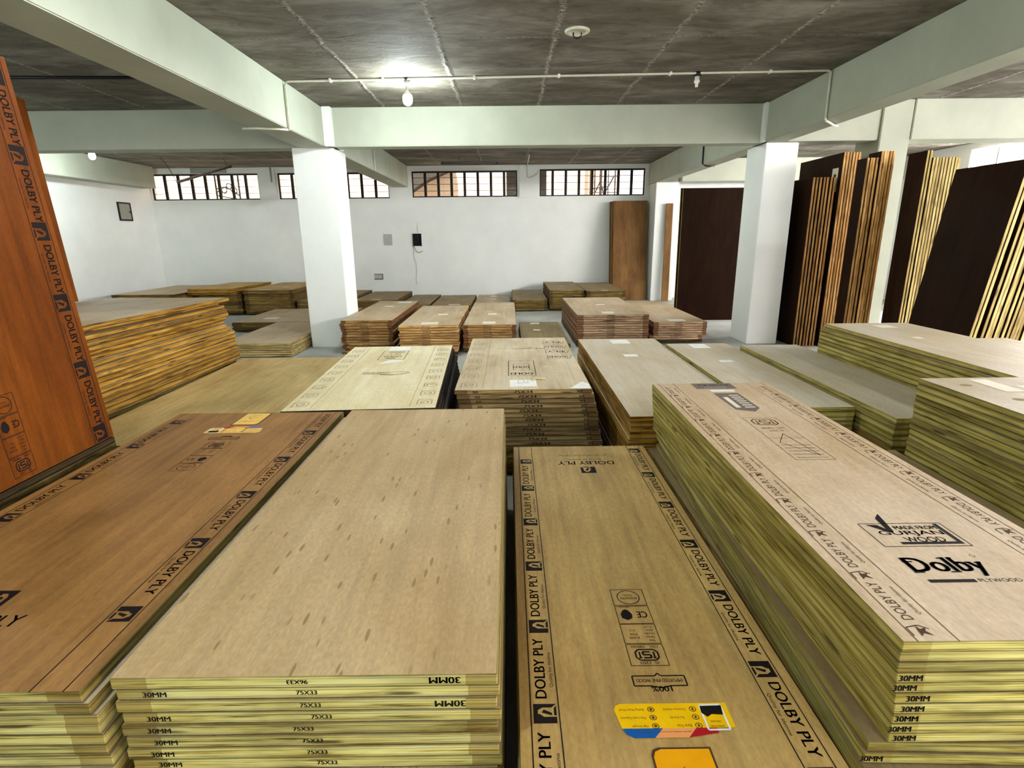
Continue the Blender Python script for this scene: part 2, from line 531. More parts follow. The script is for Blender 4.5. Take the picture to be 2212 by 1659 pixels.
def border(P, hw, v0, v1, side, start, pitch, inner, outer, txt='DOLBY PLY'):
    """border band along one long edge; letters stand with their tops towards the edge"""
    mid = (inner + outer) / 2; bw = inner - outer
    u_o, u_i, u_m = side * (hw - outer), side * (hw - inner), side * (hw - mid)
    P.line((u_o, v0), (u_o, v1), .003); P.line((u_i, v0), (u_i, v1), .003)
    ang = -PI / 2 if side > 0 else PI / 2
    v = start
    while v > v0 - .3 and side > 0 or (side < 0 and v < v1):
        if v0 + .03 < v < v1 - .03:
            logo(P, u_m, v, bw * .82, ang)
        d = -side
        tv = v + d * (bw * .5 + .012 + .107)
        if v0 + .11 < tv < v1 - .11:
            P.text(txt, u_m + side * bw * .10, tv, .215, bw * .42, ang, bold=.03)
            P.text('Quality for lifetime', u_m - side * bw * .33, tv - d * .01, .125, bw * .17, ang)
        v += pitch * d

def cert_column(P, u, v0, w, ch, flip=PI):
    """four stacked cells of approval marks, ISI cell first at v0"""
    def cell(i):
        return v0 + i * ch, v0 + (i + 1) * ch
    s = -1 if flip else 1
    for i in range(4):
        a, b = cell(i); P.frame(u - w / 2, u + w / 2, a + .002, b - .002, .0022)
    a, b = cell(0); c = (a + b) / 2
    isi(P, u, c, w * .6, ch * .48, .005)
    P.text('IS: 2202', u, c + s * ch * .36, w * .5, ch * .11, flip, bold=.01)
    P.text('CM/L - 7480582', u, c - s * ch * .37, w * .74, ch * .10, flip, bold=.01)
    a, b = cell(1); c = (a + b) / 2
    for k, tx in enumerate(('Size', 'Thickness', 'Grade', 'Batch No.', 'Mfg. in India')):
        P.text(tx, u - s * w * .28, c + s * (ch * .34 - k * ch * .17), w * (.16 + .035 * (k % 3) + .04 * (k > 0)), ch * .085, flip)
    for k, tx in enumerate(('BL MARK', 'MR', '0.5')):
        P.text(tx, u + s * w * .2, c + s * (ch * .2 - k * ch * .18), w * (.3 - .08 * k), ch * .10, flip)
    a, b = cell(2); c = (a + b) / 2
    P.text('CE', u - s * w * .24, c, w * .3, ch * .34, flip, bold=.02)
    P.poly([(u + s * w * .22 + x * w * .17, c + s * y * ch * .3) for x, y in ((-.9, .6), (0, 1), (.9, .6), (1, -.1), (.5, -.8), (0, -1), (-.5, -.8), (-1, -.1))])
    P.text('CERTIFIED', u + s * w * .22, c - s * ch * .42, w * .34, ch * .08, flip)
    a, b = cell(3); c = (a + b) / 2
    P.ring(u, c, w * .34, ch * .40, .003)
    P.text('EMISSION', u, c + s * ch * .06, w * .5, ch * .11, flip, bold=.01)
    P.text('TESTED', u, c - s * ch * .12, w * .3, ch * .09, flip)

def pine_banner(P, u, v, w, h):
    P.path([(u - w / 2, v - h * .4), (u - w * .2, v - h * .4), (u, v - h * .55), (u + w * .2, v - h * .4), (u + w / 2, v - h * .4),
            (u + w / 2, v + h * .35), (u + w * .06, v + h * .35), (u, v + h * .55), (u - w * .06, v + h * .35), (u - w / 2, v + h * .35)], .004, True)
    P.text('IMPORTED PINE WOOD', u, v, w * .88, h * .26, PI, bold=.015)
    P.text('100%', u, v - h * .62, w * .38, h * .4, PI, bold=.03)

def face_design(board, w, L, T, turned, stickers=True, dv=0.0, inner=.10, outer=.03, ink='ink_black', start=(.445, .31), pitch=.315):
    """the lettered face; v counts from the sticker end of the board. turned: that end points to +Y"""
    hw = w / 2; z = T + .0005
    sg = -1 if turned else 1
    to3 = lambda u, v: (sg * u, sg * (v - L / 2), z)
    for side, st in ((1, start[0] + pitch * 6), (-1, start[1] - pitch)):
        P = Print(); border(P, hw, 0, L, side, st, pitch, inner, outer)
        P.build('border_print', ink, board, to3)
    P = Print(); cert_column(P, 0.0, .46 + dv, .105, .085); P.build('certification_stamp', ink, board, to3)
    if dv == 0.0:
        P = Print(); pine_banner(P, .01, .41, .14, .045); P.build('pine_wood_stamp', ink, board, to3)
    P = Print()
    P.text('DOLBY PLY', .012, L - .235, .29, .045, PI, bold=.012)
    P.build('title_print', ink, board, to3)
    P = Print(); P.text('Quality for lifetime', .012, L - .19, .17, .018, PI, shear=.2); P.build('tagline_print', ink, board, to3)
    P = Print()
    P.path([(-.12 + .006 * i, L - .135 + .012 * math.sin(i * 1.3) * math.cos(i * .37)) for i in range(44)], .003)
    P.build('signature_print', ink, board, to3)
    P = Print()
    logo(P, .012, L - .325, .075, PI)
    P.build('square_logo', ink, board, to3)
    if not stickers: return
    # long sticker of properties
    zz = T + .0012
    S = Print()
    rr = .018; u0, u1, v0, v1 = -.128, .155, .245, .335
    pts = [(u0, v1 - rr), (u0 + rr * .3, v1 - rr * .3), (u0 + rr, v1), (u1, v1), (u1, v0 + .018), (u0 + .01, v0 + .018)]
    pale = turned
    S.poly(pts)
    st = S.build('property_sticker', 'sticker_pale' if pale else 'sticker_yellow', board, lambda u, v: (sg * u, sg * (v - L / 2), zz), 'yellow sticker with rows of small icons and text')
    B = Print()
    B.poly([(u0 + .01, v0 + .018), (-.02, v0 + .018), (-.045, v0 - .008), (u0 + .035, v0 - .008), (u0 + .018, v0 + .002)])
    B.cur = 1; B.poly([(-.02, v0 + .018), (.06, v0 + .018), (.035, v0 - .008), (-.045, v0 - .008)])
    B.cur = 2; B.poly([(.06, v0 + .018), (.11, v0 + .018), (.11, v0 + .004), (.035, v0 - .008)])
    B.build('colour_band', ['sticker_purple' if pale else 'sticker_blue', 'sticker_peach', 'sticker_red'], st, lambda u, v: (sg * u, sg * (v - L / 2), zz))
    X = Print()
    for k, (a, b) in enumerate((('Boiling Water Proof', 'Dimension Stability'), ('Max Load Capacity', 'Eco-friendly'), ('High Strength', 'Borer Free'))):
        vv = v1 - .018 - k * .024
        for tx, uc, wd in ((a, -.085, .062), (b, .022, .056)):
            X.text(tx, uc + .012 * (k == 2), vv, wd * (.62 if len(tx) < 14 else 1), .0085, PI)
        X.ring(-.036, vv, .008, .007, .002, 10); X.disc(-.036, vv, .004, .004, 8)
        X.ring(.068, vv, .008, .007, .002, 10); X.disc(.068, vv, .003, .004, 8)
    X.text('also for kitchen and furniture, doors and panels', -.02, v0 + .008, .13, .005, PI)
    X.build('sticker_text', 'ink_brown', st, lambda u, v: (sg * u, sg * (v - L / 2), zz + .0003))
    W = Print()
    W.frame(.088, .14, v0 + .012, v1 - .006, .005)
    W.cur = 1; W.poly([(.088, v1 - .01), (.142, v1 - .008), (.138, v1 - .036), (.11, v1 - .034), (.098, v1 - .042), (.086, v1 - .03)])
    W.cur = 0; W.text('MADE IN INDIA', .115, v1 - .026, .04, .006, PI)
    W.cur = 1; W.text('ONE INDIA', .113, v0 + .035, .026, .006, PI); W.text('APPROVED', .113, v0 + .022, .034, .005, PI)
    W.build('seal_print', ['paper_white', 'ink_black'], st, lambda u, v: (sg * u, sg * (v - L / 2), zz + .0004))
    # square sticker
    def sq(P, e):
        a, b, c, d, r = -.066 + e, .075 - e, .015 + e, .212 - e, .02
        P.poly([(a, c), (b, c), (b, d), (a + r, d), (a + r * .3, d - r * .3), (a, d - r)])
    K = Print(); sq(K, 0)
    ks = K.build('square_sticker', 'ink_brown', board, lambda u, v: (sg * u, sg * (v - L / 2), zz), 'square yellow sticker with dark rim')
    K = Print(); sq(K, .005)
    K.build('sticker_panel', 'sticker_pale' if pale else 'sticker_orange', ks, lambda u, v: (sg * u, sg * (v - L / 2), zz + .0003))
    K = Print(); K.text('Gurjan', .004, .155, .062, .017, PI, shear=.35)
    K.rect(-.045, -.033, .155, .1562); K.rect(.044, .058, .155, .1562)
    K.path([(-.02, .09), (.01, .12), (.03, .09), (.0, .07)], .003); K.text('PLYWOOD', .004, .055, .05, .008, PI)
    K.build('sticker_text', 'ink_brown', ks, lambda u, v: (sg * u, sg * (v - L / 2), zz + .0006))

# ------------------------------------------------------------------ boards and stacks
ORD = ['topmost', 'second', 'third', 'fourth', 'fifth', 'sixth', 'seventh', 'eighth', 'ninth', 'tenth', 'eleventh', 'twelfth',
       'thirteenth', 'fourteenth', 'fifteenth', 'sixteenth', 'seventeenth', 'eighteenth', 'nineteenth', 'twentieth']
REST = bmesh.new()            # the boards hidden at the bottoms of the stacks

def board_mesh(w, L, T, fm, em, bev=.0020):
    bm = bmesh.new()
    add_box(bm, -w / 2, w / 2, -L / 2, L / 2, 0, T)
    bmesh.ops.bevel(bm, geom=bm.edges[:], offset=bev, segments=1, affect='EDGES')
    bmesh.ops.recalc_face_normals(bm, faces=bm.faces[:])
    for f in bm.faces:
        f.material_index = 0 if abs(f.normal.z) > .8 else 1
    me = bpy.data.meshes.new('plywood_board')
    bm.to_mesh(me); bm.free()
    me.materials.append(MATS[fm]); me.materials.append(MATS[em])
    return me

def copy_tree(o, parent=None):
    c = o.copy(); COL.objects.link(c)
    if parent is not None: c.parent = parent
    for ch in list(o.children): copy_tree(ch, c)
    return c

def front_text(board, L, items, ink='ink_black', name='size_stamp'):
    """items: (text, u, v, w, h, upside_down) on the end that faces the camera"""
    for tx, u, v, w, h, up in items:
        P = Print()
        P.text(tx, u, v, w, h, PI if up else 0, bold=.05)
        P.build(name, ink, board, lambda u, v: (u, -L / 2 - .0006, v))

def stack(x0, x1, y0, y1, ztop, pitch, nvis, phrase, group, fm, em, base=0.0, rot=0.0, jit=.006, top_label=None,
          shifts=None, top_face=None, word='plywood board', noun=None, under=None):
    w, L, T = x1 - x0, y1 - y0, pitch - .0024
    me = board_mesh(w, L, T, under or fm, em)
    top = board_mesh(w, L, T, fm, em) if under else me
    cx, cy = (x0 + x1) / 2, (y0 + y1) / 2
    out = []
    proto = None
    for i in range(nvis):
        z = ztop - T - pitch * i
        if i == 0:
            o = bpy.data.objects.new('plywood_board', top); COL.objects.link(o)
        elif proto is None:
            o = bpy.data.objects.new('plywood_board', me); COL.objects.link(o); proto = o
        else:
            o = proto.copy(); COL.objects.link(o)
        dx, dy, dr = random.uniform(-jit, jit), random.uniform(-jit, jit), random.uniform(-jit, jit) * .25
        if i == 0: dx = dy = dr = 0
        if shifts and i in shifts:
            s = shifts[i]; dx += s[0]; dy += s[1]; dr += s[2] if len(s) > 2 else 0
        o.location = (cx + dx, cy + dy, z)
        o.rotation_euler = (0, 0, rot + dr)
        lab = top_label if (i == 0 and top_label) else '%s board from the top of %s' % ('uppermost' if i == 0 else ORD[i], phrase)
        tag(o, lab, 'board', group)
        out.append(o)
    z = ztop - pitch * nvis
    while z - pitch >= base - 1e-4:
        n = len(REST.verts)
        add_box(REST, -w / 2, w / 2, -L / 2, L / 2, z - pitch + .0012, z)
        REST.verts.ensure_lookup_table()
        dx, dy = random.uniform(-jit, jit), random.uniform(-jit, jit)
        if shifts and 'rest' in shifts: dx += shifts['rest'][0]; dy += shifts['rest'][1]
        ca, sa = math.cos(rot), math.sin(rot)
        for v in REST.verts[n:]:
            x, y = v.co.x, v.co.y
            v.co.x = cx + dx + x * ca - y * sa; v.co.y = cy + dy + x * sa + y * ca
        for f in REST.faces[-6:]:
            f.material_index = 0 if abs(f.calc_center_median().z - (z + z - pitch + .0012) / 2) > .01 else 1
        z -= pitch
    return out, w, L, T

def paper(board, T, u0, u1, v0, v1, L, cx=0.0, name='paper_label', mat='paper_white', skew=0.0, cut=0):
    P = Print()
    if cut:
        P.poly([(u0, v0), (u1, v0 + (v1 - v0) * .75), (u1 - (u1 - u0) * .25, v1), (u0 + (u1 - u0) * .3, v1)])
    else:
        P.poly([(u0, v0), (u1, v0), (u1 + skew, v1), (u0 + skew, v1)])
    return P.build(name, mat, board, lambda u, v: (u, v, T + .0009))

def at_board(board, x, y):
    """world point on a board's top in the board's own axes"""
    p = Matrix.Rotation(-board.rotation_euler.z, 2) @ Vector((x - board.location.x, y - board.location.y))
    return p.x, p.y

def world_paper(board, T, x0, x1, y0, y1, name='paper_label', mat='paper_white', cut=0):
    a = at_board(board, x0, y0); b = at_board(board, x1, y1)
    return paper(board, T, min(a[0], b[0]), max(a[0], b[0]), min(a[1], b[1]), max(a[1], b[1]), 0, name=name, mat=mat, cut=cut)

# ------------------------------------------------------------------ room shell
H = 3.2
XL, XR, YB, YF = -8.65, 9.0, 14.05, -3.4
def struct(name, lst, mats, label, cat, bevel=0.0):
    return tag(boxes(name, lst, mats, None, bevel), label, cat, None, 'structure')

struct('floor', [(XL - .2, XR + .2, YF - .2, YB + .25, -.12, 0)], 'dusty_concrete', 'dusty light grey concrete floor of the hall', 'floor')
struct('ceiling', [(XL - .2, XR + .2, YF - .2, YB + .25, H, H + .2)], 'raw_concrete', 'raw grey concrete ceiling with rough cast joints', 'ceiling')

def wall_with_holes(name, a0, a1, holes, fixed, thick, axis, label):
    """holes: (a0, a1, z0, z1) along the wall"""
    xs = sorted({a0, a1, *[h[0] for h in holes], *[h[1] for h in holes]})
    zs = sorted({0, H, *[h[2] for h in holes], *[h[3] for h in holes]})
    lst = []
    for i in range(len(xs) - 1):
        for k in range(len(zs) - 1):
            cxm, czm = (xs[i] + xs[i + 1]) / 2, (zs[k] + zs[k + 1]) / 2
            if any(h[0] < cxm < h[1] and h[2] < czm < h[3] for h in holes): continue
            if axis == 'x': lst.append((xs[i], xs[i + 1], fixed, fixed + thick, zs[k], zs[k + 1]))
            else: lst.append((fixed, fixed + thick, xs[i], xs[i + 1], zs[k], zs[k + 1]))
    o = boxes(name, lst, 'wall_paint')
    bm = bmesh.new(); bm.from_mesh(o.data)
    bmesh.ops.remove_doubles(bm, verts=bm.verts[:], dist=1e-4); bm.to_mesh(o.data); bm.free()
    return tag(o, label, 'wall', None, 'structure')

WIN = [(-8.62, -6.02, 2.47, 3.07), (-5.56, -2.88, 2.47, 3.07), (-2.33, .22, 2.48, 3.08), (.76, 3.31, 2.48, 3.10)]
wall_with_holes('wall_back', XL - .2, XR + .2, WIN, YB, .2, 'x', 'white back wall under the row of high barred windows')
RW = [(-1.3, 3.3, 2.42, 3.08), (6.8, 11.4, 2.42, 3.08)]
wall_with_holes('wall_right', YF - .2, YB + .2, RW, XR, .2, 'y', 'sunlit white right wall with high window strip')
struct('wall_left', [(XL - .2, XL, YF - .2, YB + .2, 0, H)], 'wall_paint', 'white left wall with small grey electrical box', 'wall')
struct('wall_front', [(XL - .2, 4.5, YF - .2, YF, 0, H), (4.5, 8.3, YF - .2, YF, 2.6, H), (8.3, XR + .2, YF - .2, YF, 0, H)], 'wall_paint', 'white wall behind the camera with a wide doorway added for daylight', 'wall')

# longitudinal and cross beams, columns
BZ = 2.72
trims = [
 ('trim_1', [(-2.80, -2.42, YF, YB, BZ, H)], 'long pale ceiling beam on the left, running to the back wall', 'beam'),
 ('trim_2', [(3.40, 3.68, YF, YB, BZ, H)], 'long pale ceiling beam on the right, running to the back wall', 'beam'),
 ('trim_3', [(XL, -2.80, 7.92, 8.22, BZ, H)], 'pale cross beam in the left bay, above the tall standing board', 'beam'),
 ('trim_4', [(-2.42, 3.40, 7.88, 8.14, BZ, H)], 'pale cross beam spanning between the two white columns', 'beam'),
 ('trim_5', [(3.68, 4.86, 7.76, 8.10, BZ, H)], 'short white cross beam right of the right column', 'beam'),
 ('trim_6', [(5.25, XR, 7.70, 8.10, BZ, H)], 'bright white cross beam at the far right', 'beam'),
 ('trim_7', [(-2.90, -2.34, 7.93, 8.50, 0, BZ), (-2.42, -2.30, 7.80, 8.30, BZ - .0, H - .001)], 'square white column left of centre', 'column'),
 ('trim_8', [(3.44, 3.88, 7.86, 8.46, 0, BZ), (3.36, 3.46, 7.80, 8.2, BZ, H - .001)], 'square white column right of centre', 'column'),
 ('trim_9', [(4.86, 5.25, 7.72, 8.25, 0, H - .001)], 'white column behind the leaning boards at right', 'column'),
 ('trim_10', [(3.42, 3.95, 13.4, YB, 0, BZ)], 'white column in the far right corner of the middle bay', 'column'),
 ('trim_11', [(.26, .72, YB - .035, YB, 2.45, H - .001)], 'white pilaster between the two right back windows', 'pilaster'),
 ('trim_13', [(-5.98, -5.60, YB - .035, YB, 2.45, H - .001)], 'white pilaster between the two left back windows', 'pilaster'),
 ('trim_14', [(XL, XL + .34, YF, YB - .3, BZ, H - .001)], 'pale beam along the top of the left wall', 'beam'),
 ('trim_15', [(3.95, XR, 13.2, 13.5, BZ, H - .001)], 'beam at the back of the right bay', 'beam'),
]
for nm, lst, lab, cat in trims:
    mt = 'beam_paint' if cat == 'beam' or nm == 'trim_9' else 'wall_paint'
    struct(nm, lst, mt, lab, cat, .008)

# outdoors: plastered house across the lane, with a recess coloured dark for shade, and the ground
struct('wall_neighbour', [(-12, -.05, 15.6, 15.8, -1, 7), (1.08, 2.05, 15.6, 15.8, -1, 7), (2.05, 2.75, 17.2, 17.3, -1, 7)],
       'neighbour_plaster', 'peach plastered wall of the house outside the back windows', 'wall')
struct('trim_16', [(-.05, 1.08, 16.4, 16.5, -1, 7), (-.05, 1.08, 15.62, 16.4, 3.6, 3.7)], 'shade_plaster', 'recess between the two peach walls outside, coloured dark for shade', 'recess')  # dark colour stands in for shade; overhead slab added to block the sun
struct('ground', [(-30, 30, 14.3, 30, -.6, -.5)], 'dusty_concrete', 'pale ground of the lane outside', 'ground')

def window(nm, x0, x1, z0, z1, label, nbar=8, nrod=3):
    t = empty(nm, ((x0 + x1) / 2, YB + .07, z0)); tag(t, label, 'window', None, 'structure')
    w, h = x1 - x0, z1 - z0
    f = .03
    boxes('window_frame', [(-w / 2, w / 2, -.02, .02, 0, f), (-w / 2, w / 2, -.02, .02, h - f * 1.3, h), (-w / 2, -w / 2 + f, -.02, .02, f, h - f * 1.3), (w / 2 - f, w / 2, -.02, .02, f, h - f * 1.3)],
          'black_steel', t, .004)
    for i in range(1, nbar):
        x = -w / 2 + w * i / nbar
        boxes('mullion', [(x - .031, x + .031, -.022, .022, f, h - f * 1.3)], 'black_steel', t, .003)
    bm = bmesh.new()
    for k in range(1, nrod + 1):
        z = h * k / (nrod + 1)
        add_tube(bm, [(-w / 2 + f, -.03, z), (w / 2 - f, -.03, z)], .006, 6)
    obj('grille_rods', bm, 'rod_steel', t)
    boxes('window_pane', [(-w / 2 + .01, w / 2 - .01, .026, .030, .01, h - .01)], 'window_glass', t)
    return t
wl = ['leftmost barred window high in the back wall', 'barred window high behind the left column', 'barred window right of the beam end, high in back wall',
      'rightmost barred window high in the back wall']
for i, (a, b, c, d) in enumerate(WIN):
    window('window_%d' % (i + 1), a, b, c, d, wl[i])
for i, (a, b, c, d) in enumerate(RW):
    t = empty('window_%d' % (i + 5), (XR + .06, (a + b) / 2, c))
    tag(t, ['high strip window in the near part of the right wall', 'high bright strip window above the dark leaning boards'][i], 'window', None, 'structure')
    L = b - a; h = d - c
    boxes('window_frame', [(-.02, .02, -L / 2, L / 2, 0, .03), (-.02, .02, -L / 2, L / 2, h - .03, h), (-.02, .02, -L / 2, -L / 2 + .03, .03, h - .03), (-.02, .02, L / 2 - .03, L / 2, .03, h - .03)], 'white_plastic', t)
    for k in range(1, 8):
        y = -L / 2 + L * k / 8
        boxes('mullion', [(-.012, .012, y - .012, y + .012, .03, h - .03)], 'grey_metal', t)
    boxes('window_pane', [(.02, .024, -L / 2 + .01, L / 2 - .01, .01, h - .01)], 'window_glass', t)

# things outside the rightmost window: an old rack of pipes and a dark truss
t = empty('pipe_rack', (2.45, 15.4, 2.3)); tag(t, 'rack of thin pipes standing outside the rightmost back window', 'rack')
for k, (x, r) in enumerate(((-.28, .014), (-.16, .02), (.0, .035), (.2, .014), (.38, .02))):
    bm = bmesh.new(); add_tube(bm, [(x, 0, -2.85), (x, 0, 1.2)], r, 8); obj('pipe', bm, 'rod_steel', t)
for z in (.35, .75):
    bm = bmesh.new(); add_tube(bm, [(-.3, .0, z), (.45, .0, z)], .012, 8); obj('rail', bm, 'rod_steel', t)
bm = bmesh.new()
for a, b in (((-.2, .05, .2), (.0, .05, .65)), ((0, .05, .65), (.12, .05, .2)), ((-.25, .05, .45), (.2, .05, .5)), ((.05, .05, .2), (.35, .05, .75))):
    add_tube(bm, [a, b], .016, 6)
obj('brace', bm, 'black_steel', t)
bm = bmesh.new()
pts = [(-2.95, 3.7), (-1.45, 3.7), (-1.45, 3.25), (-2.1, 2.98), (-2.55, 2.70), (-2.95, 2.62)]
vs = [[bm.verts.new((x, y, z)) for x, z in pts] for y in (15.1, 15.595)]
bm.faces.new(vs[0][::-1]); bm.faces.new(vs[1])
for i in range(len(pts)):
    k2 = (i + 1) % len(pts); bm.faces.new((vs[0][i], vs[0][k2], vs[1][k2], vs[1][i]))
tag(obj('shadow_sheet', bm, 'shade_plaster'), 'dark sloping sheet standing in for a shadow outside the third back window', 'sheet')  # made-up sheet whose dark shape stands in for a shadow
t = empty('iron_gate', (-7.35, 15.2, 2.2)); tag(t, 'dark scrollwork iron gate seen through the leftmost back window', 'gate')
bm = bmesh.new()
for k in range(4):
    cx = -.2 + k * .13
    add_tube(bm, [(cx + .07 * math.cos(a * .5), 0, .5 + .09 * k % .2 + .07 * math.sin(a * .5)) for a in range(13)], .014, 6)
add_tube(bm, [(-.25, 0, .62), (0, 0, .66), (.3, 0, .45)], .018, 6); add_tube(bm, [(-.25, 0, .45), (.3, 0, .35)], .016, 6)
obj('scrollwork', bm, 'black_steel', t)
for x in (-.28, .32):
    bm = bmesh.new(); add_tube(bm, [(x, 0, -2.75), (x, 0, .95)], .022, 8); obj('gate_post', bm, 'black_steel', t)

# ------------------------------------------------------------------ fittings
def bulb(x, y, label, power):
    gm = 'bulb_glow_%d' % power
    if gm not in MATS: emit_mat(gm, (0.88, 0.99, 1.0, 1), power)
    t = empty('light_bulb', (x, y, H)); tag(t, label, 'light bulb')
    bm = bmesh.new(); add_lathe(bm, [(.045, 0), (.045, -.02), (.03, -.03)]); obj('ceiling_rose', bm, 'black_plastic', t, True)
    bm = bmesh.new(); add_lathe(bm, [(.022, -.03), (.022, -.07), (.017, -.075), (.015, -.115)]); obj('socket', bm, 'white_plastic', t, True)
    bm = bmesh.new()
    add_lathe(bm, [(.014, -.115), (.018, -.125), (.032, -.145), (.040, -.158), (.044, -.166)], seg=16); obj('bulb_body', bm, 'white_plastic', t, True)
    bm = bmesh.new()
    add_lathe(bm, [(.0436, -.1661), (.050, -.185), (.052, -.205), (.048, -.235), (.036, -.255), (.018, -.266), (.003, -.269)], seg=16); obj('bulb_dome', bm, gm, t, True)
bulb(-1.08, 6.55, 'lit white bulb hanging from the ceiling conduit in the middle bay', 500)
bulb(-7.35, 10.45, 'lit white bulb far left behind the cross beam', 370)
bulb(-.98, .2, 'lit white bulb on the ceiling above the front stacks', 420)
bulb(.55, 9.1, 'lit white bulb added out of sight behind the middle cross beam', 520)  # extra lamp placed where the beam hides it, to brighten the back bay
bulb(-6.0, 3.4, 'lit white bulb added out of view in the left front bay', 720)  # unseen lamp added to light the left cross beam
bulb(-1.0, 3.4, 'lit white bulb added out of view above the second row', 250)  # unseen lamp added to brighten the middle stack tops
bulb(5.8, 3.4, 'lit white bulb added out of view in the right bay', 620)  # lamp added outside the view to light the right-hand stacks
bulb(1.5, -1.8, 'lit white bulb added on the ceiling behind the camera', 420)  # added fill lamp for the front of the hall

t = empty('bulb_holder', (2.01, 6.43, H)); tag(t, 'empty white bulb holder on the right half of the ceiling conduit', 'bulb holder')
bm = bmesh.new(); add_lathe(bm, [(.045, 0), (.045, -.03), (.03, -.04)]); obj('ceiling_rose', bm, 'black_plastic', t, True)
bm = bmesh.new(); add_lathe(bm, [(.024, -.04), (.024, -.075), (.03, -.08), (.028, -.10), (.016, -.105), (.016, -.14)]); obj('socket', bm, 'white_plastic', t, True)

t = empty('ceiling_hook_plate', (.59, 5.17, H)); tag(t, 'round white plate with hook set in the concrete ceiling', 'hook plate')
bm = bmesh.new(); add_lathe(bm, [(.105, 0), (.105, -.012), (.09, -.02), (.075, -.012), (.075, -.006)]); obj('plate', bm, 'conduit_pvc', t, True)
bm = bmesh.new(); add_tube(bm, [(.035 * math.cos(a * .4), 0.0, -.03 - .03 * math.sin(a * .4)) for a in range(-1, 10)], .006); obj('hook', bm, 'black_plastic', t, True)

def conduit(name, pts, label, r=.011, clips=None, mat='conduit_pvc'):
    bm = bmesh.new(); add_tube(bm, pts, r, 8)
    if clips:
        o = empty(name, pts[0]); tag(o, label, 'conduit')
        bmesh.ops.translate(bm, verts=bm.verts[:], vec=-Vector(pts[0]))
        obj('pipe', bm, mat, o, True)
        for c in clips:
            p = Vector(c) - Vector(pts[0])
            boxes('clip', [(p.x - .012, p.x + .012, p.y - .03, p.y + .03, p.z - .016, p.z + .016)], 'white_plastic', o, .003)
    else:
        o = obj(name, bm, mat, None, True); tag(o, label, 'conduit')
    return o
cy = lambda x: 6.57 - (x + 2.42) * .038
zc = H - .014
conduit('wiring_conduit', [(-2.40, 6.57, 2.70), (-2.402, 6.57, 3.15), (-2.385, 6.57, 3.18), (-2.35, 6.57, zc)] + [(x, cy(x), zc) for x in (-1.6, -.8, 0, .8, 1.6, 2.4, 3.2)] + [(3.35, 6.35, zc), (3.378, 6.35, 3.17), (3.384, 6.35, 2.74), (3.384, 6.35, 2.71)],
        'thin conduit clipped across the ceiling between the two long beams', .012, [(x, cy(x), zc) for x in (-1.9, -1.33, -.35, .55, 1.72, 2.75)])
conduit('wiring_conduit', [(-2.41, 6.57, 2.705), (-2.5, 6.5, 2.702), (-2.7, 6.46, 2.703), (-2.86, 6.44, 2.70)], 'short conduit under the left long beam', .012)
conduit('wiring_conduit', [(3.39, 6.35, 2.705), (3.45, 6.38, 2.69), (3.56, 6.5, 2.685), (3.67, 6.62, 2.70)], 'short sagging conduit under the right long beam', .012)
conduit('wiring_conduit', [(-2.405, 10.6, 3.19), (-2.408, 10.6, 2.72)], 'thin upright conduit on the left beam behind the column', .012)
conduit('wiring_conduit', [(3.385, 10.2, 3.19), (3.386, 10.2, 2.74), (3.45, 10.2, 2.70), (3.6, 10.2, 2.70)], 'dark upright conduit on the right beam behind the column', .014, mat='black_plastic')
conduit('wiring_conduit', [(.45, 12.3, H - .015), (.46, 13.97, H - .015), (.46, 13.995, 3.15), (.46, 13.995, 2.93), (.50, 13.985, 2.90), (.62, 13.985, 2.94), (.70, 13.985, 3.0), (.71, 13.995, 3.06)], 'white conduit looping down the pilaster between two windows', .014)
conduit('wiring_conduit', [(-5.68, 13.995, 3.19), (-5.68, 13.995, 2.86)], 'short dark pipe hanging on the left pilaster', .014, mat='grey_metal')
conduit('wiring_conduit', [(-8.3, 6.2, zc), (-6, 6.3, zc), (-2.83, 6.42, zc)], 'dark conduit across the ceiling of the left bay', .016, mat='black_plastic')

t = empty('tube_light', (-.82, 12.5, 3.06)); tag(t, 'unlit tube light hanging level before the third back window', 'tube light')
boxes('housing', [(-.6, .6, -.02, .02, .012, .035)], 'tube_grey', t, .003)
bm = bmesh.new(); add_tube(bm, [(-.57, 0, -.004), (.57, 0, -.004)], .014, 10); obj('tube', bm, 'tube_grey', t, True)
for x in (-.585, .585): boxes('end_cap', [(x - .02, x + .02, -.018, .018, -.022, .014)], 'black_plastic', t, .003)
for x in (-.22, .22):
    bm = bmesh.new(); add_tube(bm, [(x, 0, .03), (x, 0, .14)], .004, 6); obj('hanger', bm, 'black_plastic', t)
t = empty('tube_light', (-6.28, 12.1, 2.84)); t.rotation_euler = (0, math.radians(-14.8), 0); tag(t, 'unlit tube light hanging askew before the leftmost window', 'tube light')
boxes('housing', [(-.6, .6, -.02, .02, .012, .035)], 'rod_steel', t, .003)
bm = bmesh.new(); add_tube(bm, [(-.57, 0, -.004), (.57, 0, -.004)], .014, 10); obj('tube', bm, 'tube_grey', t, True)
for x in (-.585, .585): boxes('end_cap', [(x - .02, x + .02, -.018, .018, -.022, .014)], 'black_plastic', t, .003)
bm = bmesh.new(); add_tube(bm, [(.53, 0, .03), (.50, 0, .18)], .004, 6); obj('hanger', bm, 'black_plastic', t)
bm = bmesh.new(); add_tube(bm, [(-7.13, 12.1, 3.19), (-7.0, 12.1, 3.0), (-6.86, 12.1, 2.70)], .006, 6)
bmesh.ops.translate(bm, verts=bm.verts[:], vec=(0, 0, 0)); tag(obj('hanging_wire', bm, 'black_plastic'), 'thin dark wire hanging from the ceiling before the leftmost window', 'wire')
tag(boxes('ventilation_panel', [(-7.6, -6.75, YB - .03, YB - .005, 3.08, H - .01)], 'grey_metal'), 'blue-grey panel above the leftmost back window', 'panel')

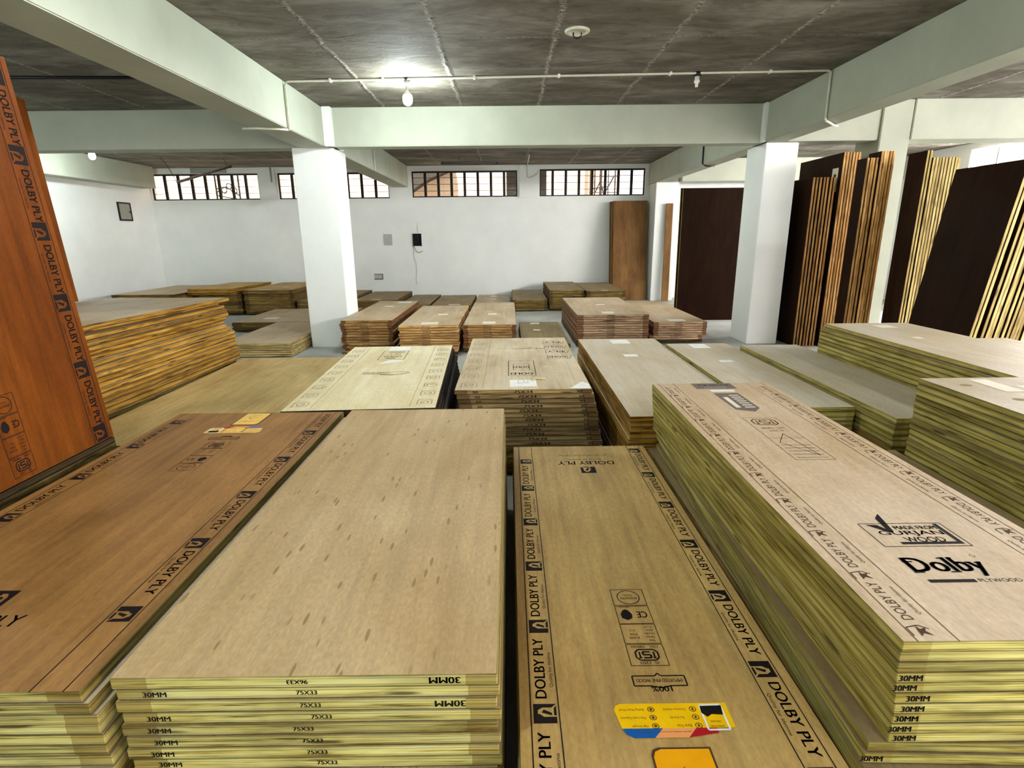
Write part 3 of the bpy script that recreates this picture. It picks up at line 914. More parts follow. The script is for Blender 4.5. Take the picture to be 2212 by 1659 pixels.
t = empty('electrical_box', (XL + .001, 12.98, 1.97)); tag(t, 'grey electrical box set in the left wall', 'electrical box')
boxes('frame', [(0, .03, -.21, .21, 0, .03), (0, .03, -.21, .21, .37, .40), (0, .03, -.21, -.185, .03, .37), (0, .03, .185, .21, .03, .37)], 'black_steel', t)
boxes('door', [(0, .022, -.183, .183, .032, .368)], 'grey_metal', t, .004)
boxes('latch', [(.022, .04, .13, .16, .18, .21)], 'black_plastic', t)
k = YB / 13.6
tag(boxes('cover_plate', [(-3.09, -2.885, YB - .018, YB - .001, 1.36, 1.63)], 'plaster_patch', None, .004), 'upper grey cover plate on the white back wall', 'cover plate')
t = empty('switch_box', (-3.28, YB, .53)); tag(t, 'low grey switch box set in the back wall', 'switch box')
boxes('box', [(-.11, .11, -.012, 0, 0, .14)], 'plaster_patch', t, .003)
boxes('rim', [(-.11, .11, -.02, -.012, 0, .02), (-.11, .11, -.02, -.012, .125, .14), (.095, .11, -.02, -.012, .02, .125)], 'tube_grey', t)
t = empty('meter_recess', (-2.27, YB - .006, 1.48)); tag(t, 'open black meter box with a dangling wire on the back wall', 'meter box')
boxes('box', [(-.095, .10, 0, .004, -.14, .145)], 'dark_hole', t)
boxes('rim', [(-.105, -.095, -.02, .004, -.15, .155), (.10, .11, -.02, .004, -.15, .155), (-.095, .10, -.02, .004, .145, .155)], 'black_plastic', t)
bm = bmesh.new(); add_tube(bm, [(-.085, -.012, -.12), (-.06, -.02, -.22), (-.01, -.02, -.29), (.06, -.02, -.30), (.13, -.02, -.26)], .007, 6); obj('loose_wire', bm, 'tube_grey', t, True)
bm = bmesh.new(); add_tube(bm, [(.0, -.01, .12), (.02, -.012, .04), (-.06, -.012, -.04), (-.085, -.012, -.12)], .005, 6); obj('inner_wire', bm, 'tube_grey', t, True)
bm = bmesh.new()
pts = [(-2.245, 1.9), (-2.25, 1.75), (-2.24, 1.63)]
add_tube(bm, [(x, YB - .004, z) for x, z in pts], .004, 5)
pts = [(-2.37, 1.35), (-2.375, 1.1), (-2.36, 1.0), (-2.32, .93), (-2.315, .78), (-2.33, .62), (-2.35, .5), (-2.32, .40)]
add_tube(bm, [(x, YB - .004, z) for x, z in pts], .005, 5)
tag(obj('trim_12', bm, 'plaster_patch'), 'thin crack running down the back wall below the meter box', 'crack', None, 'structure')

# ------------------------------------------------------------------ FRONT STACKS
# blank-topped stack, front centre
A, w, L, T = stack(-.888, -.036, .998, 2.924, .621, .0325, 9, 'the blank-topped front centre stack', 'boards of the blank-topped front stack', 'face_tan', 'edge_green',
    jit=.002, top_label='blank tan plywood board with small dark flecks, top of front centre stack',
    shifts={1: (.006, .004), 2: (0, .002), 3: (.008, .004), 5: (.006, 0), 7: (.010, 0), 'rest': (.01, 0)})
for i, o in enumerate(A):
    it = []
    c = T / 2
    if i in (0, 2): it.append(('30MM', .31 + .006 * i, c + .001, .068, .0165, True))
    if i in (1, 3, 5, 6, 7, 4, 8): it.append(('30MM', -.345 + .004 * (i % 3), c, .052, .013, False))
    it.append((['96X33', '75X33', '76X33'][min(i, 1) if i < 2 else 1], -.015 + .012 * (i % 4), c + .001, .046, .011, i == 0))
    front_text(o, L, it)

# lettered stack, front left
S1, w, L, T = stack(-1.868, -.946, .985, 2.962, .60, .031, 8, 'the lettered stack at front left', 'boards of the lettered front left stack', 'face_red', 'edge_green',
    jit=.003, top_label='reddish plywood board with lettered border and two faded yellow stickers, front left', under='face_plain',
    shifts={1: (.012, 0), 2: (.024, .002), 3: (.02, .004), 4: (.022, .004), 5: (.02, .006), 6: (.026, .006), 7: (.026, .006), 'rest': (.02, .01)})
face_design(S1[0], w, L, T, True, inner=.112, outer=.038, start=(.5, .34), pitch=.345)

# low stack with bright stickers
B, w, L, T = stack(.012, .742, .79, 2.885, .406, .0305, 3, 'the low front stack with bright yellow stickers', 'boards of the low stickered front stack', 'face_warm', 'edge_green',
    jit=.005, top_label='brown plywood board with lettered borders and bright yellow stickers, front', under='face_plain')
face_design(B[0], w, L, T, False)

# tall stack with the large printed logo, front right
C, w, L, T = stack(.808, 1.460, .953, 3.012, .730, .0282, 14, 'the front right stack with large printed logo', 'boards of the front right logo stack', 'face_pink', 'edge_olive',
    jit=.0012, top_label='pinkish plywood board with large printed logo and check mark, front right', under='face_dull',
    shifts={1: (.003, .005), 2: (.005, .007), 3: (.008, .008), 4: (.012, .009), 5: (.015, .010), 6: (.018, .011), 7: (.020, .012), 8: (.022, .013), 9: (.024, .014), 10: (.016, .008, -.030),
            11: (.012, .004, -.032), 12: (.018, -.012, -.044), 13: (.012, .0, -.034), 'rest': (.0, .01)})
for i, o in enumerate(C):
    if i >= 3 and i != 10: front_text(o, L, [('30MM', -.305 + .01 * ((i * 3) % 4) - (.0 if i < 9 else .015), T / 2, .05, .0145, False)])
o = C[0]; hw = w / 2
cx, cyy = o.location.x, o.location.y
CS = .8865
def cw(x, y): return x * CS - cx, y * CS - cyy
to3 = lambda u, v: (u, v, T + .0005)
for side in (-1, 1):
    P = Print()
    P.line((side * (hw - .032), -L / 2), (side * (hw - .032), L / 2), .0022); P.line((side * (hw - .118), -L / 2), (side * (hw - .118), L / 2), .0022)
    v = -L / 2 + .03
    ang = PI / 2 if side < 0 else -PI / 2
    while v < L / 2 - .05:
        u = side * (hw - .06)
        P.path([(u + x * .024, v + y * .02) for x, y in ((-1, -.6), (-1, .7), (.2, 1), (.9, .4))], .003)
        P.poly([(u + x * .02, v + y * .02) for x, y in ((-.4, -.7), (.1, -.2), (.9, -.6), (.5, .1), (.8, .6), (.1, .4), (-.1, .9), (-.3, .2))])
        if v + .17 < L / 2:
            P.text('DOLBY PLY', u, v + .105, .135, .024, ang)
            P.text('Quality for lifetime', side * (hw - .097), v + .105, .10, .012, ang, shear=.3)
        v += .198
    P.build('border_print', 'ink_brown', o, to3)
P = Print()
u0, v0 = cw(1.137, 1.478); u1, v1 = cw(1.404, 1.615)
P.frame(u0, u1, v0, v1, .0025)
P.text('MADE FROM', (u0 + u1) / 2 + .031, v1 - .024, .12, .0195, 0, bold=.03)
P.text('GURJAN', (u0 + u1) / 2, v1 - .055, .18, .029, 0, bold=.012)
P.text('WOOD', (u0 + u1) / 2 + .015, v1 - .087, .11, .025, 0, bold=.008)
P.rect(u0 + .055, u1 - .012, v0 + .010, v0 + .022); P.rect(u1 - .024, u1 - .012, v0 + .022, v1 - .004)
P.poly([(u0 + .018, v1 - .006), (u0 + .05, v1 - .008), (u0 + .062, v1 - .03), (u0 + .07, v1 + .03), (u0 + .095, v1 + .058), (u0 + .088, v1 + .02), (u0 + .075, v1 - .045), (u0 + .06, v1 - .05)])
P.build('check_mark_stamp', 'ink_black', o, to3)
P = Print()
a, b = cw(1.245, 1.372)
P.text('Dolby', a, b, .192, .082, 0, bold=.032)
for su, sv, sw in ((-.098, .026, .03), (-.098, -.026, .03), (.006, .042, .016), (.006, -.026, .03), (.034, .042, .016), (.07, .018, .02), (.1, .018, .02)):
    P.rect(a + .885 * (su - sw / 2), a + .885 * (su + sw / 2), b + .885 * sv - .0026, b + .885 * sv + .0026)
P.rect(*[cw(x, 0)[0] for x in (1.142, 1.272)], cw(0, 1.298)[1], cw(0, 1.312)[1])
P.text('PLYWOOD', cw(1.34, 0)[0], cw(0, 1.306)[1], .105, .014, 0)
P.ring(a + .1, b + .046, .006, .006, .0015, 10)
P.build('logo_print', 'ink_black', o, to3)
P = Print()
u, v = cw(1.29, 2.60)
isi(P, u, v + .03, .105, .075, .006)
P.frame(u - .075, u + .075, v - .40, v + .09, .002)
P.line((u - .075, v - .17), (u + .075, v - .17), .002)
for k in range(5): P.rect(u - .06, u + .06, v - .38 + k * .032, v - .377 + k * .032)
P.path([(u - .05, v - .22), (u + .01, v - .12), (u + .04, v - .36), (u - .05, v - .22)], .003)
P.text('CM/L - 7480582', u, v - .05, .10, .014, PI); P.text('IS: 2202', u, v - .085, .06, .014, PI)
P.build('certification_stamp', 'ink_brown', o, to3)
P = Print()
u0, v0 = cw(1.155, 3.265); u1, v1 = cw(1.405, 3.39)
P.rect(u0, u1, v0, v1)
st = P.build('title_block', 'ink_grey', o, to3, 'grey printed block with pale lettering')
P = Print(); P.text('DOLBY PLY', (u0 + u1) / 2, v0 + .075, .17, .03, PI, bold=.01); P.text('Quality for lifetime', (u0 + u1) / 2, v0 + .03, .12, .018, PI)
P.build('lettering', 'paper_cream', st, lambda u, v: (u, v, T + .0009))
P = Print(); u, v = cw(1.30, 3.215); P.rect(u - .07, u + .06, v - .018, v + .018); P.build('paper_label', 'paper_white', o, lambda u, v: (u, v, T + .001))
P = Print(); u, v = cw(1.295, 2.99)
P.poly([(u - .065, v + .155), (u + .065, v + .155), (u + .065, v - .11), (u + .02, v - .165), (u - .06, v - .13)])
st = P.build('tag_print', 'ink_grey', o, to3, 'grey printed tag shape with pale stripes')
P = Print()
P.rect(u - .045, u - .02, v - .1, v + .08)
for k in range(7): P.rect(u, u + .05, v - .1 + k * .034, v - .086 + k * .034)
P.build('stripes', 'paper_cream', st, lambda u, v: (u, v, T + .0009))

# ------------------------------------------------------------------ SECOND ROW
def square_motifs(o, w, L, T, ink, side, inset, step, size):
    P = Print()
    v = -L / 2 + .12; k = 0
    u = side * (w / 2 - inset)
    P.line((side * (w / 2 - inset - size * .95), -L / 2 + .03), (side * (w / 2 - inset - size * .95), L / 2 - .03), .003)
    while v < L / 2 - .08:
        s = size / 2
        if k % 4 == 2: P.ring(u, v, s, s, .005, 14)
        else: P.frame(u - s, u + s, v - s * .9, v + s * .9, .0045)
        P.text('GOLD'[k % 4], u, v, size * .5, size * .6, -PI / 2 * side, bold=.0)
        P.line((u - s, v + s * 1.35), (u + s, v + s * 1.35), .004); P.line((u - s, v - s * 1.2), (u - s, v + s * 1.3), .003)
        v += step; k += 1
    P.build('border_print', ink, o, lambda u, v: (u, v, T + .0005))

def wing(P, u, v, s):
    P.path([(u - s, v), (u - s * .4, v + s * .03), (u, v - s * .12), (u + s * .4, v - s * .14), (u + s * .8, v - s * .02), (u + s, v + s * .22), (u + s * .6, v + s * .34), (u + s * .2, v + s * .30)], s * .035)
    P.path([(u - s * .2, v - s * .14), (u + s * .3, v - s * .2), (u + s * .9, v + s * .05)], s * .05)

S5, w, L, T = stack(-1.30, -.42, 2.997, 4.88, .60, .032, 10, 'the cream stamped stack behind the blank one', 'boards of the cream stamped stack', 'face_cream', 'edge_shade', rot=math.radians(2.6), jit=.012,  # edges and lower boards coloured dark in place of shade
    top_label='cream plywood board with square-motif borders, behind the blank front stack', under='face_dark',
    shifts={0: (-.055, 0), 1: (-.04, 0), 2: (-.03, 0), 3: (-.025, .0), 4: (-.03, 0), 5: (-.02, 0), 6: (-.02, 0), 7: (-.01, 0), 8: (-.01, 0), 9: (-.01, 0), 'rest': (-.02, 0)})
o = S5[0]
square_motifs(o, w, L, T, 'ink_faint', 1, .075, .195, .085); square_motifs(o, w, L, T, 'ink_faint', -1, .075, .195, .085)
P = Print(); P.frame(-.135, .075, .38, .73, .005); P.text('GOLD', -.03, .5, .14, .05, PI, bold=.02); P.text('PLY', -.03, .6, .1, .04, PI); P.rect(-.09, .05, .67, .69); P.rect(-.08, .0, .43, .45)
P.build('certification_stamp', 'ink_brown', o, lambda u, v: (u, v, T + .0005))
P = Print(); wing(P, .01, -.1, .17); P.text('DOLBY GOLD', -.06, -.06, .2, .035, PI, bold=.01); P.text('plywood', -.03, -.10, .1, .02, PI)
P.build('wing_stamp', 'ink_brown', o, lambda u, v: (u, v, T + .0005))
paper(o, T, -.11, .07, .745, .915, L, mat='paper_white')
paper(o, T, -.10, .09, .22, .36, L, mat='paper_white', cut=1)

S6, w, L, T = stack(-.36, .525, 3.385, 5.23, .60, .0322, 12, 'the stamped stack with a white tag', 'boards of the tagged middle stack', 'face_grey', 'edge_umber',
    jit=.004, top_label='greyish stamped plywood board carrying a white tag, middle stack', under='face_plain',
    shifts={i: (.010 + .006 * i, 0) for i in range(1, 12)} | {'rest': (.06, 0)})
o = S6[0]
for i, bd in enumerate(S6):
    uu = .0 + .012 * ((i * 5) % 4)
    front_text(bd, L, [('75X34', uu, T / 2, .12, .019, False), ('30', -.31, T / 2, .035, .015, False), ('30', .36, T / 2, .035, .017, False)])
square_motifs(o, w, L, T, 'ink_faint', -1, .085, .24, .10)
P = Print()
for k, tx in enumerate(('GOLD', 'PLY', 'GOLD', 'PLY')):
    v = .05 + k * .21
    P.text(tx, .30, v, .14, .06, PI, bold=.015); P.frame(.22, .38, v - .07, v + .05, .004); P.line((.22, v + .085), (.36, v + .085), .005); P.line((.39, v - .08), (.42, v + .05), .004)
P.build('border_print', 'ink_brown', o, lambda u, v: (u, v, T + .0005))
P = Print(); P.frame(-.095, .10, -.56, -.08, .005); P.text('GOLD', .0, -.50, .16, .06, PI, bold=.03); P.text('GOLD', .0, -.30, .12, .07, PI, bold=.01); P.frame(-.06, .06, -.4, -.2, .004)
P.build('certification_stamp', 'ink_brown', o, lambda u, v: (u, v, T + .0005))
P = Print(); wing(P, -.04, .42, .15); P.text('DOLBY GOLD', .12, .40, .2, .045, PI)
P.build('wing_stamp', 'ink_brown', o, lambda u, v: (u, v, T + .0005))
P = Print(); P.poly([(.30, -.91), (.435, -.915), (.438, -.80), (.40, -.74), (.36, -.80)]); P.build('torn_paper', 'paper_white', o, lambda u, v: (u, v, T + .0009))
t = empty('paper_tag', (.085, 3.555, .6005)); tag(t, 'white string tag lying on the greyish stamped stack', 'tag')
bm = bmesh.new(); add_box(bm, -.09, .09, -.10, .07, 0, .0012); obj('card', bm, 'paper_white', t)
P = Print(); P.text('11 1', -.0, .03, .07, .022, PI, bold=.02); P.text('marble', .0, -.02, .08, .02, PI); P.build('handwriting', 'ink_grey', t, lambda u, v: (u, v, .0018))
bm = bmesh.new(); add_tube(bm, [(.06, .05, .004), (.09, .075, .008), (.12, .06, .012), (.15, .075, .006), (.10, .10, .008), (.075, .07, .01)], .005, 6); obj('string', bm, 'string', t, True)

S7, w, L, T = stack(.695, 1.470, 3.03, 5.52, .528, .0352, 12, 'the narrow plain stack right of the tagged one', 'boards of the narrow plain stack', 'face_pale', 'edge_gold',
    jit=.005, top_label='plain pale plywood board with two paper slips, right of the tagged stack', under='face_plain')
for bd in S7: front_text(bd, L, [('30MM', .22, T / 2, .05, .012, False)])
world_paper(S7[0], T, 1.0, 1.18, 5.26, 5.46); world_paper(S7[0], T, 1.0, 1.12, 4.66, 4.76)

S8, w, L, T = stack(1.49, 2.062, 3.12, 5.15, .543, .0315, 4, 'the slim stack behind the front right one', 'boards of the slim stack', 'face_pale', 'edge_olive',
    jit=.004, top_label='pale slim plywood board with two paper slips, behind front right stack', under='face_plain')
world_paper(S8[0], T, 1.685, 1.845, 4.92, 5.125); world_paper(S8[0], T, 1.72, 1.825, 4.35, 4.42)
S9, w, L, T = stack(2.10, 2.615, 2.82, 4.91, .57, .033, 5, 'the stack half shaded by the white-topped one', 'boards of the half-shaded stack', 'face_pale', 'edge_olive',
    jit=.006, top_label='pale plywood board half in shade, between slim and white-topped stacks', under='face_plain')
S10, w, L, T = stack(2.635, 3.325, 2.72, 4.60, .81, .0325, 9, 'the white-topped stack by the leaning boards', 'boards of the white-topped stack', 'face_pale', 'edge_olive',
    jit=.003, top_label='bright pale plywood board on the stack nearest the leaning boards', under='face_plain', shifts={0: (.03, 0)})
world_paper(S10[0], T, 2.99, 3.12, 4.35, 4.49, mat='paper_cream'); world_paper(S10[0], T, 2.93, 2.99, 3.88, 3.94, mat='paper_cream')
S10b, w, L, T = stack(3.345, 3.61, 2.2, 3.92, .80, .0325, 3, 'the strip stack at the right picture edge', 'boards of the strip stack', 'face_pale', 'edge_olive',
    jit=.004, top_label='narrow pale plywood strip at the right edge, beside the white-topped stack')
S11, w, L, T = stack(2.055, 2.84, .6, 2.66, .84, .0297, 15, 'the tall stack at the right picture edge', 'boards of the right-edge tall stack', 'face_pale', 'edge_olive',
    jit=.003, top_label='pale plywood board with two long paper strips, nearest right picture edge', under='face_plain', shifts={'rest': (.0, 0)})
world_paper(S11[0], T, 2.27, 2.36, 2.40, 2.62, mat='paper_cream'); world_paper(S11[0], T, 2.40, 2.50, 2.3, 2.5, mat='paper_cream')
P = Print()
for x, y in ((2.18, 2.52), (2.22, 2.28)):
    a = at_board(S11[0], x, y); P.disc(a[0], a[1], .028, .02)
P.build('knot_marks', 'ink_faint', S11[0], lambda u, v: (u, v, T + .0005))
S12, w, L, T = stack(1.53, 2.045, .4, 2.72, .43, .031, 2, 'the low shaded stack behind the front right one', 'boards of the low shaded stack', 'face_dull', 'edge_olive',
    jit=.003, top_label='low shaded brown plywood board between the two right-hand stacks')
P = Print()
for x, y in ((1.87, 2.5), (1.93, 2.2), (1.84, 1.9), (1.95, 1.75)):
    a = at_board(S12[0], x, y); P.disc(a[0], a[1], .03, .03, 9)
P.build('knot_marks', 'ink_brown', S12[0], lambda u, v: (u, v, T + .0005))

# ------------------------------------------------------------------ THIRD ROW
def row3(x0, x1, y0, y1, z, pitch, n, phrase, group, top, fm, em, papers, **kw):
    bs, w, L, T = stack(x0, x1, y0, y1, z, pitch, n, phrase, group, fm, em, top_label=top, under='face_plain', **kw)
    for i, bd in enumerate(bs):
        front_text(bd, L, [('75X34', .03 * ((i * 3) % 3 - 1), T / 2, .11, .016, False)])
    for p in papers: world_paper(bs[0], T, *p, mat='paper_cream')
    return bs
row3(-2.305, -1.60, 7.45, 9.80, .46, .0385, 12, 'the third-row stack by the left column', 'boards of the stack by the left column',
     'tan plywood board on the third-row stack touching the left column', 'face_plain', 'edge_brown', [(-1.93, -1.70, 9.45, 9.70), (-2.05, -1.90, 8.95, 9.1)], jit=.018)
row3(-1.475, -.695, 7.22, 9.37, .42, .036, 10, 'the second third-row stack from the left column', 'boards of the second stack from the left column',
     'tan plywood board, second stack right of the left column', 'face_plain', 'edge_amber', [(-1.2, -.97, 7.3, 7.5), (-1.08, -.93, 8.2, 8.35)], jit=.010)
row3(-.635, .09, 7.40, 10.0, .39, .036, 9, 'the third stack right of the left column', 'boards of the third stack from the left column',
     'tan plywood board, third stack right of the left column', 'face_plain', 'edge_brown', [(-.38, -.2, 7.5, 7.7), (-.33, -.2, 8.4, 8.55)], jit=.012)
row3(.16, .83, 7.4, 9.4, .12, .030, 3, 'the knee-low stack behind the tagged one', 'boards of the knee-low stack',
     'dull plywood board with two paper slips on the knee-low stack behind the tagged one', 'face_dull', 'edge_dull', [(.35, .5, 9.15, 9.32), (.37, .48, 8.5, 8.62)], jit=.006)
row3(.955, 1.98, 7.75, 10.02, .46, .0335, 11, 'the wide third-row stack right of centre', 'boards of the wide third-row stack',
     'tan plywood board on the wide third-row stack right of centre', 'face_plain', 'edge_rose', [(1.35, 1.52, 7.9, 8.1), (1.4, 1.55, 8.9, 9.0)], jit=.008)
row3(2.10, 2.88, 7.94, 10.6, .32, .033, 8, 'the third-row stack before the dark standing boards', 'boards of the stack before the dark standing boards',
     'pale plywood board on the stack before the dark standing boards', 'face_plain', 'edge_rose', [(2.35, 2.6, 8.0, 8.2)], jit=.008, shifts={6: (-.05, 0), 7: (-.05, 0), 'rest': (-.05, 0)})

# ------------------------------------------------------------------ BACK ROW
def back(x0, x1, y0, y1, z, n, phrase, group, top, em='edge_dull', pitch=.033, rot=0.0, fm='face_dull', papers=(), base=0.0, shifts=None, jit=.012):
    bs, w, L, T = stack(x0, x1, y0, y1, z, pitch, n, phrase, group, fm, em, top_label=top, rot=rot, jit=jit, base=base, shifts=shifts)
    for p in papers: world_paper(bs[0], T, *p, mat='paper_cream')
    return bs
back(-3.92, -3.45, 12.0, 13.95, .28, 3, 'the back-row stack half behind the left column', 'boards of the half-hidden back stack', 'dull board on the back-row stack half hidden by the left column')
back(-3.36, -2.43, 11.88, 13.85, .25, 5, 'the back-row stack just right of the left column', 'boards of the first back stack', 'dull wide board on the back-row stack just right of the left column', papers=[(-3.0, -2.8, 11.95, 12.05)])
back(-2.38, -1.72, 11.8, 13.95, .15, 3, 'the low back-row stack under the meter box', 'boards of the low back stack under the meter box', 'dull board on the low back-row stack under the meter box')
back(-1.66, -.82, 11.6, 13.75, .15, 3, 'the low back-row stack with a front paper slip', 'boards of the low back stack left of centre', 'dull board on the second low back-row stack from the meter box', papers=[(-1.3, -1.05, 11.7, 11.85)])
back(-.76, .01, 11.7, 13.75, .15, 3, 'the low back-row stack left of the boxed-up row', 'boards of the low back stack at centre', 'dull board on the third low back-row stack from the meter box', papers=[(-.45, -.3, 13.3, 13.5), (-.45, -.3, 12.7, 12.8)], fm='face_plain')
back(.065, .80, 11.66, 13.9, .25, 7, 'the short back-row stack under the window gap', 'boards of the short back stack', 'dull board on the knee-high back-row stack left of the tallest')
back(.85, 1.585, 11.69, 13.9, .44, 10, 'the tallest back-row stack', 'boards of the tallest back stack', 'dull board on the tallest back-row stack')
back(1.625, 2.44, 11.62, 13.8, .42, 4, 'the back-row stack before the brown standing board', 'boards of the back stack before the brown board', 'dull board on the back-row stack before the brown standing board', papers=[(1.95, 2.1, 11.7, 11.8)])

# ------------------------------------------------------------------ LEFT SIDE
TAN, w, L, T = stack(-2.655, -1.43, 2.985, 5.36, .40, .019, 2, 'the broad low stack left of the cream one', 'boards of the broad low stack', 'face_sheet', 'edge_olive',
    jit=.003, top_label='broad brown plywood sheet on the low stack left of the cream one')
L1, w, L, T = stack(-4.02, -2.80, 3.05, 5.34, 1.008, .036, 17, 'the chest-high golden stack at left', 'boards of the chest-high golden stack', 'face_plain', 'edge_gold',
    rot=math.radians(-2.6), jit=.005, top_label='large tan sheet overhanging the chest-high golden stack at left',
    shifts={0: (.03, .02, -.02), 1: (-.07, .0, -.02), 2: (.0, .0, -.004), 3: (.02, .01), 4: (.02, .02), 5: (-.01, .02), 6: (-.02, -.02), 7: (.01, -.02), 8: (.03, .02, .01), 9: (.04, .05, .006), 10: (.04, .05), 11: (.03, .05), 12: (.045, .05),
            13: (.045, .04), 14: (.05, .05), 15: (.05, .06), 16: (.05, .06), 'rest': (.03, .03)})
BASE, w, L, T = stack(-2.95, -1.99, .65, 2.60, .60, .031, 1, 'the shaded stack under the leaning lettered board', 'boards under the leaning lettered board', 'face_dark', 'edge_shade',
    jit=.0, top_label='shaded plywood board carrying the leaning lettered board, left edge')  # face and edge painted dark to stand in for shade
back(-3.92, -2.975, 7.25, 9.2, .19, 6, 'the low dark-ended stack left of the column', 'boards of the low dark-ended stack', 'tan board on the low dark-ended stack left of the column', pitch=.0305, em='edge_straw', fm='face_plain', shifts={i: (.035, .01) for i in range(1, 6)}, jit=.008)
back(-4.75, -2.98, 9.35, 11.2, .17, 3, 'the floor-level sheets behind the dark-ended stack', 'floor-level sheets at left', 'wide tan sheet with white slips lying low behind the dark-ended stack', pitch=.03, fm='face_plain', papers=[(-4.4, -4.15, 9.75, 9.95), (-3.55, -3.4, 9.8, 9.95), (-3.15, -3.0, 9.9, 10.05)])
back(-5.53, -4.50, 11.53, 13.6, .52, 12, 'the knee-high back-left stack beside the column', 'boards of the back-left stack', 'reddish board on the back-left stack beside the left column', pitch=.0355, papers=[(-5.25, -5.0, 11.6, 11.7), (-5.0, -4.85, 12.2, 12.3)], fm='face_warm')
back(-4.44, -3.97, 11.5, 13.4, .30, 5, 'the stack peeking out left of the column', 'boards of the peeking stack', 'dull board on the short stack peeking out left of the column', pitch=.034)
back(-6.55, -5.60, 11.55, 13.5, .44, 9, 'the far left stack behind the golden one', 'boards of the far left stack', 'second-to-last board under the askew sheets at far left', pitch=.035)
back(-6.55, -5.63, 11.35, 13.1, .57, 3, 'the askew sheets on the far left stack', 'askew sheets on the far left stack', 'brown sheet lying askew on the far left stack', pitch=.042, base=.45, rot=math.radians(-3), fm='face_warm', em='edge_gold')
back(-7.9, -6.65, 11.0, 13.3, .50, 2, 'the stack at the foot of the left wall', 'boards at the foot of the left wall', 'tan sheet on the stack at the foot of the left wall', fm='face_plain')

# ------------------------------------------------------------------ STANDING BOARDS
def standing(w, h, T, fm, em, corner, lean=0.0, turn=0.0):
    """board on its short end. local X = width, local Y = height, local Z = thickness.
       corner: bottom near corner; turn 0: width runs along world Y, face looks to -X... lean tips the top away"""
    return board_mesh(w, h, T, fm, em)

def pack(n, x0, T, gap, y_near, depth, h, fm, em, phrase, group, lean=0.0, first=None, base=0.0, heights=None, side='left', dys=None):
    """upright boards side by side along X with their long edges towards the camera, counted from the left"""
    out = []
    for i in range(n):
        hh = heights[i] if heights else h
        me = board_mesh(depth, hh, T, fm, em)
        o = bpy.data.objects.new('plywood_board', me); COL.objects.link(o)
        # local X -> +Y (depth), local Y -> up with lean to +X, local Z -> +X
        a = lean
        rotm = Matrix(((0, math.sin(a), math.cos(a)), (1, 0, 0), (0, math.cos(a), -math.sin(a))))
        yn = y_near + (dys[i] if dys else random.uniform(-.006, .006))
        c = Vector((x0 + i * (T + gap) / math.cos(a), yn + depth / 2, base + T * math.sin(a))) + rotm @ Vector((0, hh / 2, 0))
        o.matrix_world = Matrix.Translation(c) @ rotm.to_4x4()
        lab = first if (i == 0 and first) else '%s upright board from the left in %s' % ('leftmost' if i == 0 else ORD[i], phrase)
        tag(o, lab, 'board', group); out.append(o)
    return out
lab_pack = pack(7, 4.02, .030, .016, 7.66, .95, 2.26, 'face_dark', 'edge_amber', 'the short pack beside the right column', 'short upright boards beside the right column')
tall = pack(6, 4.365, .032, .006, 7.62, 1.10, 2.56, 'face_dark', 'edge_amber', 'the tall pack behind the short one', 'tall upright boards right of the short pack', first='dark-faced tall upright board with a paper tag, beside the right column')
P = Print(); P.poly([(-.47, 1.10), (-.33, 1.10), (-.33, .80), (-.47, .80)])
tg = P.build('paper_label', 'paper_cream', tall[0], lambda u, v: (u, v, -.0008), 'faded paper tag with handwriting')
P = Print(); P.text('79M', -.40, .86, .10, .07, 0, bold=.01); P.disc(-.4, 1.0, .03, .03); P.xf(lambda u, v: (-.8 - u, v)); P.build('handwriting', 'ink_brown', tg, lambda u, v: (u, v, -.0013))
pack(4, 4.285, .030, .004, 6.98, .20, 2.41, 'face_dark', 'edge_amber', 'the middle upright pack', 'middle upright boards, lower half', first='dark-faced upright board in front of the middle upright pack')
pack(5, 4.427, .031, .003, 6.96, .24, 2.48, 'face_dark', 'edge_amber', 'the taller half of the middle upright pack', 'middle upright boards, taller half')
pack(2, 4.635, .026, .003, 6.48, .30, 2.42, 'face_dark', 'edge_straw', 'the straw-coloured narrow pack', 'taller narrow straw-edged boards', first='leftmost, dark-faced board of the narrow straw-edged pack')
pack(9, 4.70, .030, .005, 6.47, .34, 2.345, 'face_dark', 'edge_straw', 'the shorter narrow straw-edged pack', 'shorter narrow straw-edged boards')
pack(14, 4.16, .030, .008, 4.98, .80, 2.16, 'face_dark', 'edge_straw', 'the tilted pack at the right picture edge', 'tilted upright boards at the right picture edge', lean=math.radians(7.5), first='wide dark-faced tilted board facing the hall, far right', dys=[0, .0, .05, .01, 0, .01, 0, .02, .01, 0, .0, .01, .02, .01])

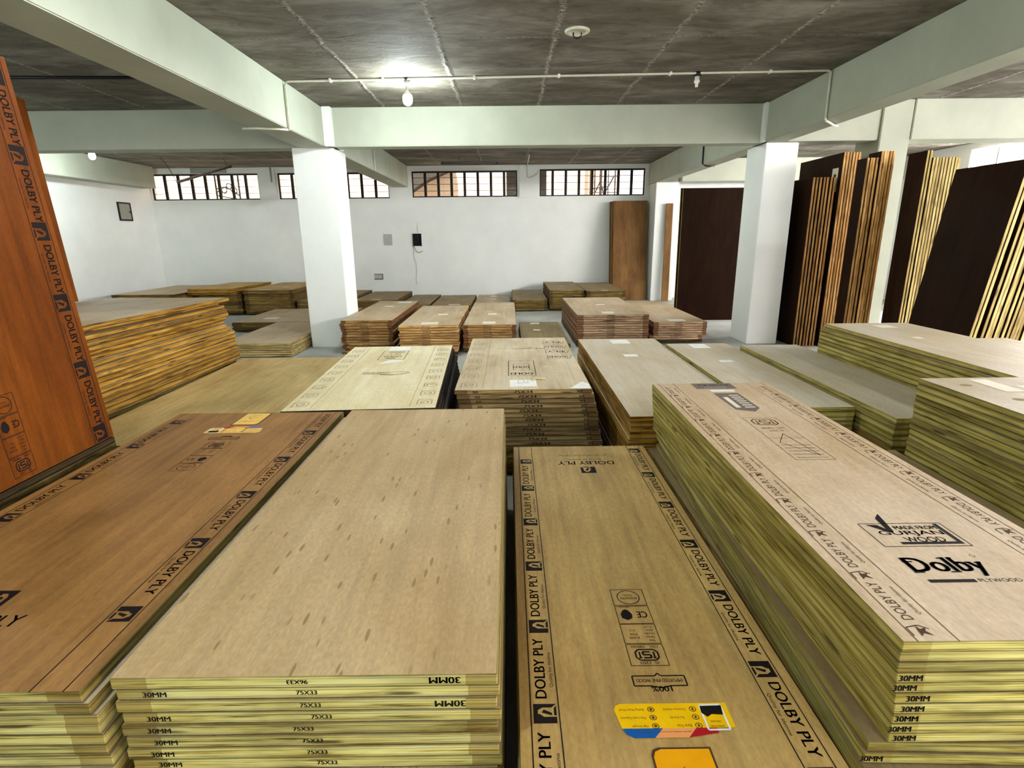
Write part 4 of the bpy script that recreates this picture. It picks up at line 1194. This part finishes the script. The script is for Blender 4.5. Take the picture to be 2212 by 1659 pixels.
def facing(n, x0, x1, T, gap, y_base, h, lean, fm, em, labels, group=None, base=0.0, offs=None):
    """boards leaning back (towards +Y) with their faces to the camera, first one in front"""
    for i in range(n):
        ox, oh = offs[i] if offs else (0, 0)
        me = board_mesh(x1 - x0, h + oh, T, fm, em)
        o = bpy.data.objects.new('plywood_board', me); COL.objects.link(o)
        a = lean
        # local X -> X, local Y -> up leaning to +Y, local Z -> towards the camera (-Y)
        rotm = Matrix(((1, 0, 0), (0, math.sin(a), -math.cos(a)), (0, math.cos(a), math.sin(a))))
        c = Vector(((x0 + x1) / 2 + ox, y_base + i * (T + gap), base)) + rotm @ Vector((0, (h + oh) / 2, 0))
        o.matrix_world = Matrix.Translation(c) @ rotm.to_4x4()
        tag(o, labels[i], 'board', group)
facing(3, 3.10, 4.36, .030, .004, 10.22, 2.335, math.radians(1.5), 'face_dark', 'edge_olive',
       ['broad dark brown board standing left of the right column', 'second dark board, its edge showing behind the broad front one', 'third dark board at the back of the dark standing pack'], 'dark boards standing left of the right column',
       offs=[(0, 0), (-.03, .01), (.03, -.02)])
facing(3, 2.52, 3.34, .032, .004, 13.55, 2.36, math.radians(7.5), 'face_brown', 'edge_dull',
       ['mottled brown board leaning on the back wall under the rightmost window', 'second brown board behind the mottled one on the back wall', 'third brown board, nearest the back wall'], 'brown boards leaning on the back wall',
       offs=[(0, 0), (-.05, -.01), (-.07, -.02)])
facing(1, 3.66, 3.82, .03, 0, 13.3, 2.25, math.radians(1.5), 'face_brown', 'edge_dull', ['narrow brown board strip standing at the far right column'])

# lettered board leaning at the left edge: face to +X, width along Y
def leaning_left(x, y_far, z, w, h, T, lean, fm, em, label, group):
    me = board_mesh(w, h, T, fm, em)
    o = bpy.data.objects.new('plywood_board', me); COL.objects.link(o)
    a = lean
    # local X -> +Y, local Y -> up leaning to -X, local Z -> +X
    rotm = Matrix(((0, -math.sin(a), math.cos(a)), (1, 0, 0), (0, math.cos(a), math.sin(a))))
    c = Vector((x - T * math.cos(a), y_far - w / 2, z)) + rotm @ Vector((0, h / 2, 0))
    o.matrix_world = Matrix.Translation(c) @ rotm.to_4x4()
    return tag(o, label, 'board', group)
T = .03
LB = leaning_left(-1.995, 2.605, .601, 1.02, 1.70, T, math.radians(4.2), 'face_orange', 'edge_amber', 'tall orange-brown lettered board leaning at the left picture edge', None)
face_design(LB, 1.02, 1.70, T, False, stickers=False, dv=-.44, inner=.125, outer=.03, start=(.36, .3))
leaning_left(-3.93, 5.05, 1.012, 1.0, 1.68, .03, math.radians(3.2), 'face_orange', 'edge_amber', 'second orange-brown board standing on the golden stack, behind the lettered one', None)

o = obj('plywood_board', REST, ['face_dull', 'edge_dull'])
tag(o, 'remaining plywood boards at the bottoms of the stacks', 'board', None, 'stuff')
